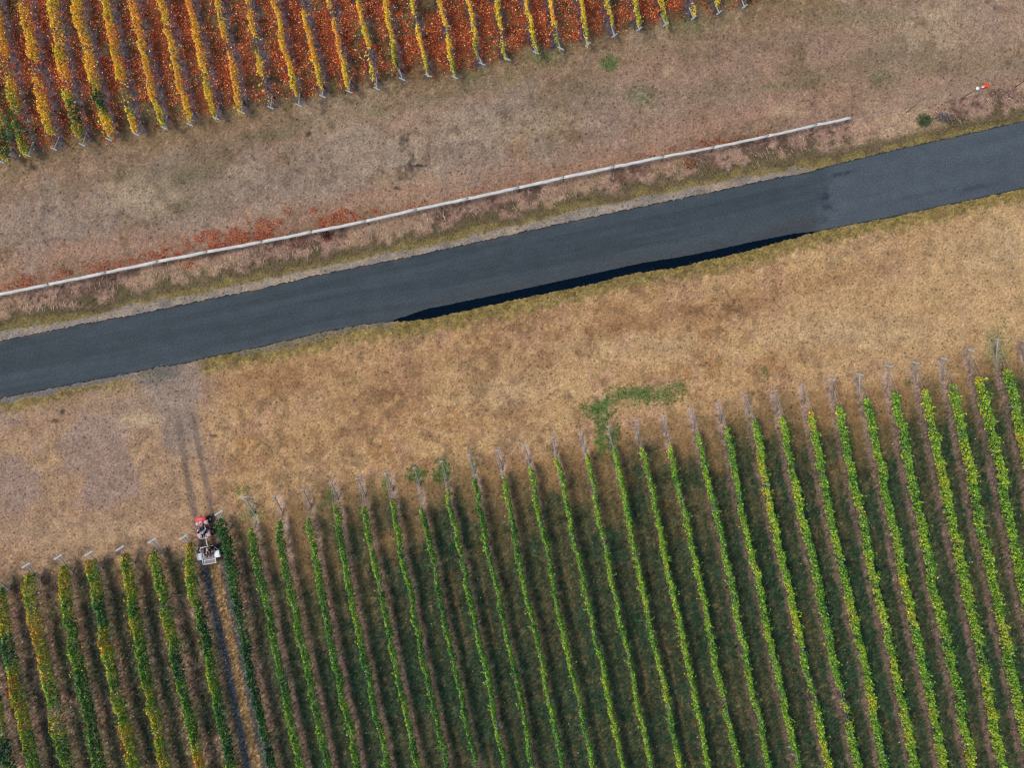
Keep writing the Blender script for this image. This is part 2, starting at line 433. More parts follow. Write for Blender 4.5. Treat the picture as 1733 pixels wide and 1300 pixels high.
def albedo(X, Y):
    """linear colour of the ground surface at world X, Y (1-D arrays), plus vineyard masks"""
    px = X * PX + CW; py = CH - Y * PX
    n = len(X)
    n1 = fbm(X * .12, Y * .12, 4); n2 = fbm(X * .35 + 40, Y * .35, 4); n3 = fbm(X * 1.2, Y * 1.2 + 30, 4); n4 = fbm(X * 3.5 + 7, Y * 3.5, 3)
    nb = fbm(X * .22 + 90, Y * .22 + 11, 4)
    n1, n2, n3, nb, n4 = [np.clip((q - .5) * 1.55 + .5, 0, 1) for q in (n1, n2, n3, nb, n4)]
    j = (n3 - .5) * 26 + (n4 - .5) * 12 + (n2 - .5) * 14
    tb, fn, su, ru, rl, bb = (f(px) for f in (TB, FN, SU, RU, RL, BB))
    c = np.tile(lin((138, 112, 96)), (n, 1))
    # upper dirt strip between the golden rows and the fence
    fr = (py - tb) / (fn - tb)
    left = 1 - ss(820, 1250, px)
    grey = ss(.2, .45, fr + (nb - .5) * .5) * (1 - ss(.62, .85, fr + (n2 - .5) * .4)) * (.35 + .65 * left)
    c = mix(c, lin((133, 116, 104)), grey * .95)
    c = mix(c, lin((150, 118, 98)), ss(.5, .75, nb) * .6 * (1 - grey))
    c = mix(c, lin((112, 96, 72)), ss(.55, .8, n2) * .45 * (1 - grey * .6))
    c = mix(c, lin((116, 100, 72)), (1 - ss(.0, .26, fr + (n2 - .5) * .25)) * .75)
    c = mix(c, lin((152, 134, 116)), ss(.55, .72, n1) * .35)
    c = mix(c, lin((168, 140, 118)), ss(.6, .75, n4) * .35)
    c = mix(c, lin((86, 70, 58)), ss(.62, .8, n3) * .4 * ss(.3, .6, n2))
    for lst_, tone_ in ((OLIVE, lin((106, 96, 74))), (PINKISH, lin((158, 124, 106)))):
        for (a_, b_, ra_, rb_, s_) in lst_:
            w = np.exp(-(((px - a_) / ra_) ** 2 + ((py - b_ + .2 * (px - a_)) / rb_) ** 2)) * (.3 + 1.3 * n2)
            c = mix(c, tone_, np.clip(w * s_, 0, 1))
    # rusty fringe against the fence
    nearf = (1 - ss(0, 30, fn - py + j)) * (py < fn + 4) * np.interp(px, [0, 330, 420, 600, 760, 1150, 1250, 1330], [.6, .7, 1, .9, .3, .5, .6, 0])
    c = mix(c, lin((128, 88, 66)), nearf * .6)
    # bank of long grass between fence and shoulder
    bk = ss(-3, 6, py - fn + j * .25)
    ub = (py - fn) / np.maximum(su - fn, 20)
    cb = np.tile(lin((146, 118, 104)), (n, 1))
    cb = mix(cb, lin((96, 76, 66)), ss(.42, .66, n3) * .85)
    cb = mix(cb, lin((70, 60, 50)), ss(.6, .8, n4) * .6)
    cb = mix(cb, lin((158, 132, 108)), ss(.52, .7, nb) * .6)
    cb = mix(cb, lin((88, 80, 58)), ss(.45, .7, ub + (n3 - .5) * .5) * .85)
    cb = mix(cb, lin((128, 114, 72)), ss(.78, 1.0, ub + (n3 - .5) * .4) * .85)
    cb = mix(cb, lin((164, 138, 114)), ss(1380, 1480, px) * (1 - ss(.55, .8, ub)) * ss(.3, .55, n2) * .8)
    c = mix(c, cb, bk)
    # gravel shoulder above the road
    sh = ss(-2, 5, py - su + j * .3) * ss(1405, 1330, px)
    sh = np.where(px > 1405, 0, sh)
    cs = np.tile(lin((138, 126, 117)), (n, 1))
    cs = mix(cs, lin((154, 136, 118)), ss(.45, .65, n2) * .7)
    cs = mix(cs, lin((112, 106, 102)), ss(.52, .7, n3) * .6)
    c = mix(c, cs, sh)
    # below the road: thin gravel edge, yellow-green verge, tan field
    lo = (py > (ru + rl) / 2)
    d = py - rl
    cf = np.tile(lin((166, 132, 97)), (n, 1))
    cf = mix(cf, lin((148, 110, 76)), ss(.45, .7, nb) * .75)
    cf = mix(cf, lin((180, 148, 106)), ss(.5, .7, n2) * .55)
    cf = mix(cf, lin((160, 124, 100)), ss(.52, .7, fbm(X * .5 + 60, Y * .5 + 5, 4)) * .7)
    cf = mix(cf, lin((132, 104, 82)), ss(.54, .7, n1 * .5 + n3 * .5) * .6)
    cf = mix(cf, lin((190, 162, 122)), ss(.55, .7, n4) * .4)
    cf = mix(cf, lin((116, 98, 70)), ss(.6, .8, n3) * .4)
    cf = mix(cf, lin((176, 146, 108)), ss(1250, 1600, px) * .5)
    for (a_, b_, ra_, rb_, s_) in BROWN:
        w = np.exp(-(((px - a_) / ra_) ** 2 + ((py - b_ + .2 * (px - a_)) / rb_) ** 2)) * (.6 + .8 * n3)
        cf = mix(cf, lin((136, 100, 70)), np.clip(w * s_, 0, 1))
    lf = 1 - ss(300, 400, px - (py - 700) * .1)
    cf = mix(cf, lin((148, 122, 104)), lf * .55)
    cf = mix(cf, lin((140, 120, 112)), lf * ss(.48, .62, nb) * .7 * (1 - ss(820, 930, py)))
    gate = np.exp(-(((px - 272) / 62.) ** 4))
    vw = (1 - ss(16, 34, d + j * .8)) * (1 - gate)
    vw = vw * np.where(px > 1500, 1.0, 1.0)
    cv = np.tile(lin((128, 110, 72)), (n, 1))
    cv = mix(cv, lin((106, 96, 56)), ss(.45, .62, n3) * .8)
    cv = mix(cv, lin((164, 140, 80)), ss(.55, .7, n4) * .5)
    cf = mix(cf, cv, vw)
    ge = (1 - ss(5, 13, d + j * .35)) * ((px < 250) * 1.0 + ((px > 400) & (px < 665)) * .6)
    cf = mix(cf, lin((112, 106, 102)), np.clip(ge, 0, 1))
    # driveway funnel and the dark gravel by the road
    half = np.interp(d, [0, 60, 120, 200, 260], [62, 44, 33, 30, 26]); cx = np.interp(d, [0, 60, 120, 200], [285, 292, 308, 325])
    fun = (1 - ss(.7, 1.15, np.abs(px - cx + j * .5) / half)) * (1 - ss(120, 190, d))
    cf = mix(cf, lin((134, 118, 108)), fun * .85)
    fun2 = np.exp(-(((px - 215) / 110.) ** 2 + ((d - 60) / 38.) ** 2))
    cf = mix(cf, lin((146, 126, 112)), fun2 * .6)
    gv = np.exp(-(((px - 266 + j * .4) / 36.) ** 4 + ((py - 633 + .2 * (px - 266) + j * .3) / 15.) ** 4))
    cf = mix(cf, lin((94, 92, 88)), gv * .85)
    c = np.where(lo[:, None], cf, c)
    # ---- lower vineyard
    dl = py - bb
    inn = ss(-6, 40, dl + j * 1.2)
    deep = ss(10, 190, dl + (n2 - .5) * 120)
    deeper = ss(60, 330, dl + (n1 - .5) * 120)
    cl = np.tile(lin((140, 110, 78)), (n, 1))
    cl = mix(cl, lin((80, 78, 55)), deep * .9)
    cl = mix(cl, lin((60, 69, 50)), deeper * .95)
    cl = mix(cl, lin((48, 68, 50)), ss(.42, .62, n2) * deep * .85)
    cl = mix(cl, lin((96, 86, 60)), ss(.58, .8, nb) * .45)
    cl = mix(cl, lin((46, 52, 40)), ss(.55, .75, n3) * deep * .6)
    cl = mix(cl, lin((116, 96, 70)), ss(.62, .85, n4) * .45)
    lrow = 1 - ss(385, 425, px - (py - 900) * .2)
    cl = mix(cl, lin((102, 94, 70)), lrow * .6)
    cl = mix(cl, lin((128, 102, 90)), lrow * ss(.52, .68, n2) * .6)
    cl = mix(cl, lin((70, 54, 48)), lrow * ss(.5, .66, n3) * .7)
    cl = mix(cl, lin((58, 66, 50)), lrow * ss(.44, .62, fbm(X * .6 + 70, Y * .3, 3)) * .8)
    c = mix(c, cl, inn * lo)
    # ---- upper vineyard
    du = tb - py
    inu = ss(-8, 22, du + j * .9)
    cu = np.tile(lin((118, 68, 46)), (n, 1))
    cu = mix(cu, lin((86, 82, 58)), ss(.45, .62, fbm(X * .45 + 3, Y * .25, 4)) * .9)
    cu = mix(cu, lin((66, 40, 34)), ss(.5, .66, n3) * .6)
    cu = mix(cu, lin((100, 88, 62)), (1 - ss(6, 50, du + j)) * .6)
    c = mix(c, cu, inu)
    strip = np.zeros(n)
    # ---- herbicide strips under every row
    for r in rows:
        P = [Vector(r.foot) - r.dir * 2.2] + [p for p in r.path if (p - r.foot).dot(r.dir) > 0.3]
        ys = np.array([p.y for p in P]); xs = np.array([p.x for p in P])
        if ys[0] > ys[-1]: ys = ys[::-1]; xs = xs[::-1]
        m = (Y > ys[0]) & (Y < ys[-1])
        if not m.any(): continue
        k = np.nonzero(m)[0]
        dx = (X[k] - np.interp(Y[k], ys, xs)) * .98
        near = np.abs(dx) < 1.3
        k = k[near]; dx = dx[near]
        if len(k) == 0: continue
        wob = (n3[k] - .5) * .35 + (n4[k] - .5) * .25
        if r.kind == 'low':
            hw = .36 if r.i >= 25 else (.32 if 8 < r.i < 15 else .26)
            w = 1 - ss(hw - .12, hw + .16, np.abs(dx + wob * .6))
            endf = ss(0, 1.5, np.minimum(np.abs(Y[k] - ys[0]), np.abs(Y[k] - ys[-1])) + .2)
            tone = np.tile(lin((172, 150, 136)), (len(k), 1))
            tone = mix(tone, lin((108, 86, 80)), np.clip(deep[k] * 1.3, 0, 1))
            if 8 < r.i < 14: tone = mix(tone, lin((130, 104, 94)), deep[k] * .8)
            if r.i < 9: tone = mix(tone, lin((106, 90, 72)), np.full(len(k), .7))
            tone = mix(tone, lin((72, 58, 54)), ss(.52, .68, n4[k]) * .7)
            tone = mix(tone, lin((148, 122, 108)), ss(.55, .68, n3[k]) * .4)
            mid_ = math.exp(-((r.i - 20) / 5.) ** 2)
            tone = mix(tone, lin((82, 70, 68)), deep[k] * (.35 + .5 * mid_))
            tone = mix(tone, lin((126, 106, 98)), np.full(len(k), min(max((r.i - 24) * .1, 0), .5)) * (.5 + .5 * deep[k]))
            if 14 <= r.i <= 22:
                ln_ = (1 - ss(.05, .17, np.abs(dx - 1.08 + wob * .3))) * ss(.45, .65, fbm(X[k] * .15 + r.i * 9, Y[k] * .15, 3)) * deep[k]
                c[k] = c[k] + (lin((122, 98, 70)) - c[k]) * (ln_ * .55)[:, None]
            s = w * endf * (.85 - .4 * mid_ * deep[k] if r.i >= 9 else .42) * (.7 + .3 * ss(.3, .6, n3[k]))
            g = (1 - ss(.0, .4, np.abs(np.abs(dx + wob) - .8))) * deep[k] * .6
            c[k] = c[k] + (lin((42, 58, 46)) - c[k]) * (g * (1 - s))[:, None]
            c[k] = c[k] + (tone - c[k]) * s[:, None]
        else:
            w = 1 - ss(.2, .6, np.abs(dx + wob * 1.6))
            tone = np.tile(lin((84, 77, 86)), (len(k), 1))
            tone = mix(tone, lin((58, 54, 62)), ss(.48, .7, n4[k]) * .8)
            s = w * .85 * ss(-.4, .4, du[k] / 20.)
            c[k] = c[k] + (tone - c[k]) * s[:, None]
            # bare earth worn round the post foot
            strip[k] = np.maximum(strip[k], s)
    ys = np.array([p[1] for p in TRK_L], float)
    mid = (np.interp(py, ys, [p[0] for p in TRK_L]) + np.interp(py, ys, np.interp(ys, [p[1] for p in TRK_R], [p[0] for p in TRK_R]))) / 2
    m = (1 - ss(8, 12, np.abs(px - mid) + (n3 - .5) * 5)) * ss(930, 970, py)
    c = mix(c, lin((134, 108, 76)), m * (.75 + .3 * (n3 - .5)))
    # ---- wheel tracks and their ruts
    for T, w0 in ((TRK_L, 6.0), (TRK_R, 5.0)):
        ys = np.array([p[1] for p in T], float); xs = np.array([p[0] for p in T], float)
        m = (py > ys[0] - 30) & (py < ys[-1])
        k = np.nonzero(m)[0]
        dx = px[k] - np.interp(py[k], ys, xs)
        w = (1 - ss(w0 - 2.5, w0 + 2.0, np.abs(dx) + (n3[k] - .5) * 4)) * ss(-30, 30, py[k] - ys[0])
        soft = np.interp(py[k], [700, 880, 960, 1000], [.6, .75, .88, .95])
        tone = np.tile(lin((104, 90, 84)), (len(k), 1))
        tone = mix(tone, lin((76, 80, 86)), ss(890, 980, py[k]) * (1.0 if T is TRK_L else .8))
        c[k] = c[k] + (tone - c[k]) * (w * soft)[:, None]
    for (a, b, ra, rb, s) in GREEN:
        m = (np.abs(px - a) < ra * 2) & (np.abs(py - b) < rb * 2); k = np.nonzero(m)[0]
        if len(k) == 0: continue
        w = 1 - ss(.2, 1.25, np.sqrt(((px[k] - a) / ra) ** 2 + ((py[k] - b) / rb) ** 2) + (n4[k] - .5) * 1.1 + (n3[k] - .5) * .8) * 1.0
        w = w * (.45 + .55 * ss(.3, .65, n4[k]))
        t = np.where((py[k] > BB(px[k]) + 40)[:, None], lin((26, 62, 46)), lin((60, 100, 46)))
        c[k] = c[k] + (t - c[k]) * np.clip(w * s * .9, 0, 1)[:, None]
    for (a, b, ra, rb, s) in DARKS:
        m = (np.abs(px - a) < ra * 2.2) & (np.abs(py - b) < rb * 2.2); k = np.nonzero(m)[0]
        if len(k) == 0: continue
        w = 1 - ss(.3, 1.2, np.sqrt(((px[k] - a) / ra) ** 2 + ((py[k] - b) / rb) ** 2) + (n4[k] - .5) * 1.4)
        c[k] = c[k] + (lin((58, 52, 48)) - c[k]) * (w * s)[:, None]
    for (a, b, ra, rb, s) in PALE:
        m = (np.abs(px - a) < ra * 2) & (np.abs(py - b) < rb * 2); k = np.nonzero(m)[0]
        if len(k) == 0: continue
        w = 1 - ss(.2, 1.2, np.sqrt(((px[k] - a) / ra) ** 2 + ((py[k] - b) / rb) ** 2) + (n3[k] - .5) * .8)
        c[k] = c[k] + (lin((178, 158, 128)) - c[k]) * (w * s)[:, None]
    gr = np.random.default_rng(3).normal(0, 1, n)
    c = c * np.exp(gr * (.07 + .2 * np.clip(deep * inn * lo, 0, 1) + .16 * lrow * inn * lo + .14 * inu))[:, None]
    on_road = (py > ru - 2) & (py < rl + 2)
    return c * GAIN, dict(px=px, py=py, inu=inu, du=du, dl=dl, inn=inn * lo, road=on_road, strip=strip, fun=fun * lo, sh=sh * (~lo),
                   bk=bk * (~lo) * (1 - sh), nearf=nearf, ub=ub, n2=n2, n3=n3, nb=nb, vw=vw * lo, deep=deep, lrow=lrow, grey=grey * (~lo))
GAIN = 1.0

def bumps(X, Y):
    z = (fbm(X * .5, Y * .5, 3) - .5) * .10 + (fbm(X * 3, Y * 3, 2) - .5) * .05 - .06
    return z
def ground_z(X, Y):
    px = X * PX + CW; py = CH - Y * PX
    d = np.minimum(np.abs(py - RU(px)), np.abs(py - RL(px)))
    inside = (py > RU(px)) & (py < RL(px))
    d = np.where(inside, 0, d)
    k = ss(0, 40, d)
    return bumps(X, Y) * k - .035 * (1 - k)

# ------------------------------------------------------------------ ground: one sheet out to the horizon
def axis(half, step, far=1600.0):
    a = list(np.arange(-half, half + 1e-6, step)); s = step; x = half
    ext = []
    while x < far:
        s *= 1.35; x += s; ext.append(x)
    return np.array([-e for e in ext[::-1]] + a + ext)
gx = axis(52, .145); gy = axis(40, .145)
GX, GY = np.meshgrid(gx, gy)
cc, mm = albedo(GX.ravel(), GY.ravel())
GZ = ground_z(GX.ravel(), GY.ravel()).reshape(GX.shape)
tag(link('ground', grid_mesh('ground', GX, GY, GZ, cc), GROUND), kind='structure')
del mm

# ------------------------------------------------------------------ road, wet edge, gravel shoulder
def edge_noise(x, s, a):
    return (fbm(x * .11 * s, x * 0 + s * 3.3, 4) - .5) * 2 * a
def strip_mesh(name, x0, x1, fu, fl, step, nv, z, colf, crown=0.0, side=True):
    xs = np.arange(x0, x1 + step, step)
    t = np.linspace(0, 1, nv)
    PXg = np.repeat(xs[None], nv, 0); u = fu(xs); l = fl(xs)
    PYg = u[None] * (1 - t[:, None]) + l[None] * t[:, None]
    X = (PXg - CW) / PX; Y = (CH - PYg) / PX
    Z = z + crown * (1 - (2 * t[:, None] - 1) ** 2) + 0 * X
    if side:  # turned-down edges
        X = np.vstack([X[:1], X, X[-1:]]); Y = np.vstack([Y[:1] + .02, Y, Y[-1:] - .02]); Z = np.vstack([Z[:1] * 0 - .06, Z, Z[-1:] * 0 - .06])
    return grid_mesh(name, X[::-1], Y[::-1], Z[::-1], colf(X[::-1].ravel(), Y[::-1].ravel()))
ru_j = lambda x: RU(x) + edge_noise(x, 3.1, 2.6) + edge_noise(x, 9.0, 1.2)
rl_j = lambda x: RL(x) + edge_noise(x + 500, 3.0, 2.6) + edge_noise(x + 900, 8.5, 1.2)
def road_col(X, Y):
    px = X * PX + CW; py = CH - Y * PX
    v = (py - RU(px)) / (RL(px) - RU(px))
    al = px + (py - 400) * .2
    n = len(X)
    c = np.tile(lin((57, 65, 70)), (n, 1))
    st = fbm(al * .004, v * 9 + 3, 4)
    c = c * (.9 + .22 * ss(.35, .65, st))[:, None]
    c = mix(c, lin((64, 66, 66)), ss(.55, .85, v + (fbm(al * .01, v * 4, 3) - .5) * .3) * .5 * ss(500, 800, px))
    seam = ss(1368, 1402, al + (fbm(X * 1.5, Y * 1.5, 3) - .5) * 50)
    old = np.tile(lin((70, 78, 84)), (n, 1)) * (.92 + .18 * fbm(al * .006, v * 6 + 30, 4))[:, None]
    c = mix(c, old, seam)
    for (a, b, ra, rb, s) in ((1397, 332, 9, 8, .95), (1400, 350, 11, 8, .95), (1420, 295, 16, 5, .85), (1438, 291, 9, 3, .6), (1412, 356, 10, 5, .4),
                              (1480, 330, 20, 3, .3), (1650, 318, 40, 5, .45), (1560, 330, 60, 4, .2)):
        w = 1 - ss(.3, 1.2, np.sqrt(((px - a) / ra) ** 2 + ((py - b + (px - a) * .2) / rb) ** 2) + (fbm(X * 4, Y * 4, 3) - .5) * 1.3)
        c = mix(c, lin((44, 52, 62)), w * s)
    dirt = (1 - ss(0, .05, v)) * .25 + (ss(.965, 1, v)) * .3
    c = mix(c, lin((70, 72, 74)), dirt * fbm(X * 2, Y * 2, 2))
    lane = np.exp(-((v - .3) / .07) ** 2) + np.exp(-((v - .68) / .07) ** 2)
    c = c * (1 + .09 * lane * (.5 + fbm(al * .01, v * 3, 3)))[:, None]
    c = mix(c, lin((86, 84, 80)), np.clip(((1 - ss(.0, .12, v)) + ss(.88, 1, v)), 0, 1) * ss(.5, .7, fbm(X * .7, Y * .7, 4)) * .4)
    c = mix(c, lin((22, 30, 36)), np.clip((1 - ss(.0, .022, v)) + ss(.978, 1., v), 0, 1) * .8)  # edge shadow and dark halo painted along both sides of the asphalt
    return c * GAIN
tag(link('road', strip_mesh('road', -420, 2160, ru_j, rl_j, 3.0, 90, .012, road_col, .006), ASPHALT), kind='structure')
wu = curve([(666, 542), (722, 523), (767, 514), (834, 500), (868, 493), (1000, 464), (1087, 445), (1173, 431), (1274, 409), (1340, 396), (1381, 391)])
wl = lambda x: RL(x) + 1.0 + edge_noise(x + 500, 3.0, 2.6)
wuj = lambda x: np.minimum(wu(x) + edge_noise(x, 6.0, 1.2) + edge_noise(x, 19.0, 1.6) * ss(760, 690, x), wl(x) - .2)
me = strip_mesh('wet_patch', 667, 1381, wuj, wl, 2.0, 5, .026, lambda X, Y: np.zeros((len(X), 3)), 0, False)
tag(link('wet_patch', me, WETM), kind='structure')
su_j = lambda x: np.minimum(SU(x) + edge_noise(x + 50, 3.5, 3.0) + edge_noise(x, 11, 1.5), ru_j(x))
shc = lambda X, Y: albedo(X, Y)[0]
me = strip_mesh('gravel_shoulder', -420, 1396, su_j, lambda x: ru_j(x) + 1.5, 3.0, 12, -.012, shc, .006, True)
tag(link('gravel_shoulder', me, GROUND), kind='structure')

# ------------------------------------------------------------------ little blades, leaves, stones: what nobody could count
def rand_pts(n, x0, x1, y0, y1):
    return RNG.uniform(x0, x1, n), RNG.uniform(y0, y1, n)

def blades(name, X, Y, base, hmin, hmax, wid, lean, mat, flow=None):
    n = len(X)
    Z = ground_z(X, Y) - .01
    a = RNG.uniform(0, 2 * np.pi, n); L = RNG.uniform(hmin, hmax, n)
    dx, dy = np.cos(a), np.sin(a)
    if flow is not None:
        dx = dx * .55 + flow[0]; dy = dy * .55 + flow[1]
    ln = RNG.uniform(lean[0], lean[1], n)
    w = wid * RNG.uniform(.6, 1.4, n)
    b = RNG.uniform(0, 2 * np.pi, n)
    sx, sy = -np.sin(a) * w, np.cos(a) * w
    V = np.empty((n, 3, 3))
    V[:, 0] = np.stack([X - sx, Y - sy, Z], 1); V[:, 1] = np.stack([X + sx, Y + sy, Z], 1)
    V[:, 2] = np.stack([X + dx * L * ln, Y + dy * L * ln, Z + L * np.sqrt(np.clip(1 - ln ** 2, .05, 1))], 1)
    c = base * np.exp(RNG.normal(0, .33, n))[:, None]
    return link(name, quads_mesh(name, V.reshape(-1, 3), 3, np.repeat(c, 3, 0)), mat)

def leaves_on_ground(name, X, Y, col, size, lift, tilt, mat, zfun=None):
    n = len(X)
    Z = (ground_z(X, Y) if zfun is None else zfun(X, Y)) + RNG.uniform(.01, lift, n)
    nx, ny = RNG.normal(0, tilt, n), RNG.normal(0, tilt, n)
    nrm = np.stack([nx, ny, np.ones(n)], 1); nrm /= np.linalg.norm(nrm, axis=1)[:, None]
    return link(name, leaf_quads(name, np.stack([X, Y, Z], 1), nrm, RNG.uniform(size[0], size[1], n), col), mat)

def leaf_quads(name, P, nrm, s, col):
    n = len(P)
    r = RNG.normal(0, 1, (n, 3))
    u = np.cross(nrm, r); u /= np.linalg.norm(u, axis=1)[:, None] + 1e-9
    v = np.cross(nrm, u)
    s = s[:, None] * .5
    V = np.empty((n, 4, 3))
    V[:, 0] = P + u * s * 1.15; V[:, 1] = P + v * s * .9 + u * s * -.1 - nrm * s * .25
    V[:, 2] = P - u * s * 1.0; V[:, 3] = P - v * s * .9 + u * s * -.1 - nrm * s * .25
    return quads_mesh(name, V.reshape(-1, 3), 4, np.repeat(col, 4, 0))

X, Y = rand_pts(330000, -50, 50, -38, 38)
c, m = albedo(X, Y)
keep = (~m['road']) & (RNG.random(len(X)) > m['sh'] * .9 + m['fun'] * .75 + m['inu'] * .6 + m['strip'] * .3 + m['grey'] * .6)
o = blades('dry_grass', X[keep], Y[keep], c[keep] * 1.2, .06, .19, .018, (.6, .98), BLADE)
tag(o, 'short sparse dry grass all over the fields', 'grass', kind='stuff')
# long straw on the bank
X, Y = rand_pts(150000, -50, 50, -5, 30)
tuft = fbm(X * 1.3, Y * 1.3, 3)
px = X * PX + CW; py = CH - Y * PX
u = (py - FN(px)) / np.maximum(SU(px) - FN(px), 20)
keep = (u > .03) & (u < .8) & (tuft + RNG.normal(0, .09, len(X)) > .47) & (RNG.random(len(X)) > (u - .45) * 2.0)
X, Y, px, py, u = X[keep], Y[keep], px[keep], py[keep], u[keep]
t = fbm(X * .5 + 20, Y * .5, 3)
c = np.tile(lin((190, 164, 142)), (len(X), 1))
c = mix(c, lin((152, 116, 104)), ss(.42, .6, t)); c = mix(c, lin((214, 190, 156)), ss(.5, .7, fbm(X * .8, Y * .8 + 50, 3)) * .8)
c = mix(c, lin((110, 100, 64)), ss(.45, .8, u) * .8)
o = blades('straw_grass', X, Y, c * 1.0 * GAIN, .2, .62, .02, (.8, .98), BLADE, flow=(.15, -.75))
tag(o, 'long straw coloured grass hanging down the bank below the white rail', 'grass', kind='stuff')
# yellow-green verge on both sides of the road
X, Y = rand_pts(420000, -50, 50, -8, 30)
px = X * PX + CW; py = CH - Y * PX
j = (fbm(X * 1.2, Y * 1.2, 3) - .5) * 26
du_, dl_ = np.where(px < 1396, SU(px), RU(px)) - py, py - RL(px)
gate = np.exp(-(((px - 272) / 62.) ** 4))
keep = ((du_ > 0) & (du_ < 17 + j)) | ((dl_ > 3) & (dl_ < 19 + j * .8) & (gate < .4) & ~((px < 240) & (dl_ < 10)))
keep = keep & (fbm(X * .8 + 30, Y * .8, 3) + RNG.normal(0, .1, len(X)) > .44)
X, Y = X[keep], Y[keep]
q = RNG.random(len(X)); t = fbm(X * 1.0 + 5, Y * 1.0, 3)
c = mix(np.tile(lin((136, 117, 74)), (len(X), 1)), lin((98, 92, 60)), ss(.4, .6, t)); c = mix(c, lin((172, 150, 96)), (q > .75) * 1.0)
o = blades('verge_grass', X, Y, c * GAIN, .1, .24, .015, (.4, .9), BLADE)
tag(o, 'yellow green grass along both verges of the road', 'grass', kind='stuff')
# fallen leaves under the golden rows
X, Y = rand_pts(210000, -50, 26, 17, 38.5)
c, m = albedo(X, Y)
cl = fbm(X * .7 + 3, Y * .7, 3); cl2 = fbm(X * 2.2, Y * 2.2 + 8, 2)
den = m['inu'] * (.1 + .9 * ss(.38, .58, cl * .55 + cl2 * .45)) * (1 - m['strip'] * .82) * ss(-6, 40, m['du'] + (cl - .5) * 60)
keep = RNG.random(len(X)) < den * 1.0
X, Y = X[keep], Y[keep]; n = len(X)
pal = np.array([lin(p) for p in ((186, 72, 36), (214, 96, 46), (142, 56, 36), (170, 88, 60), (226, 134, 68), (236, 190, 140), (128, 84, 62), (206, 92, 68))])
k = RNG.choice(8, n, p=[.2, .15, .17, .16, .09, .07, .12, .04])
col = pal[k] * np.exp(RNG.normal(-.04, .4, n))[:, None] * GAIN
o = leaves_on_ground('fallen_leaves', X, Y, col, (.07, .15), .06, .35, LITTER)
tag(o, 'red and orange fallen leaves covering the ground between the golden rows', 'leaves', kind='stuff')
# red creeping plants along the fence
X, Y = rand_pts(150000, -48, 24, 5, 24)
px = X * PX + CW; py = CH - Y * PX
h = FN(px) - py
amp = np.interp(px, [-50, 0, 60, 110, 200, 260, 330, 420, 560, 640, 740, 900, 1150, 1200, 1290, 1320], [.4, .5, .6, .55, .5, .6, .9, 1, 1, .6, .25, .1, .25, .6, .55, 0])
wd = np.interp(px, [0, 250, 340, 420, 520, 580, 700, 1400], [18, 15, 28, 32, 30, 21, 11, 11])
cl = fbm(X * .9, Y * .9, 3)
keep = (h > -2) & (h < wd * (cl * 2.0)) & (RNG.random(len(X)) < 1.2 * amp * ss(.34, .56, cl))
below = (h < -4) & (h > -22) & (np.exp(-((px - 318) / 16.) ** 2) + .7 * np.exp(-((px - 552) / 12.) ** 2) + .3 * np.exp(-((px - 500) / 30.) ** 2) > RNG.random(len(X)) + .1)
keep |= below
X, Y, px = X[keep], Y[keep], px[keep]; n = len(X)
pal = np.array([lin(p) for p in ((200, 74, 34), (222, 96, 44), (150, 54, 34), (168, 100, 48), (120, 60, 46))])
col = pal[RNG.choice(5, n, p=[.32, .22, .22, .14, .1])] * np.exp(RNG.normal(0, .2, n))[:, None]
o = leaves_on_ground('red_ground_cover', X, Y, col * np.where(px > 1000, .6, 1.)[:, None], (.06, .13), .3, .6, LITTER)
tag(o, 'low rusty red plants creeping along the white rail', 'ground cover', kind='stuff')
# green weeds in patches
Xs, Ys, Cs = [], [], []
for (a, b, ra, rb, s) in GREEN:
    k = int(ra * rb / 361 * math.pi * 140 * s * s)
    t = RNG.uniform(0, 2 * np.pi, k); q = np.sqrt(RNG.random(k)) * 1.1
    xx, yy = (a + np.cos(t) * q * ra - CW) / PX, (CH - (b + np.sin(t) * q * rb)) / PX
    ok = fbm(xx * 2.5, yy * 2.5, 3) + RNG.normal(0, .08, k) + (1 - q) * .1 > .54
    Xs.append(xx[ok]); Ys.append(yy[ok])
    base = lin((34, 74, 46)) if b > BB(a) + 30 else lin((78, 120, 50))
    Cs.append(np.tile(base, (ok.sum(), 1)))
X, Y, C = np.concatenate(Xs), np.concatenate(Ys), np.concatenate(Cs)
C = C * np.exp(RNG.normal(0, .3, len(X)))[:, None]
o = leaves_on_ground('weeds', X, Y, C * GAIN, (.06, .13), .14, .6, LEAF)
tag(o, 'patches of low green weeds in the dry ground', 'weeds', kind='stuff')
# pale and rusty leaves dropped between the lower rows
X, Y = rand_pts(48000, -50, 50, -40, 4)
c, m = albedo(X, Y)
keep = RNG.random(len(X)) < m['inn'] * (.14 + .86 * m['lrow'])
X, Y = X[keep], Y[keep]; n = len(X)
pal = np.array([lin(p) for p in ((150, 84, 52), (186, 140, 70), (120, 66, 50), (205, 196, 176), (100, 60, 48))])
col = pal[RNG.choice(5, n, p=[.27, .14, .3, .025, .265])] * np.exp(RNG.normal(0, .2, n))[:, None]
o = leaves_on_ground('scattered_leaves', X, Y, col * GAIN, (.06, .13), .06, .4, LITTER)
tag(o, 'brown and yellow leaves dropped between the green rows', 'leaves', kind='stuff')
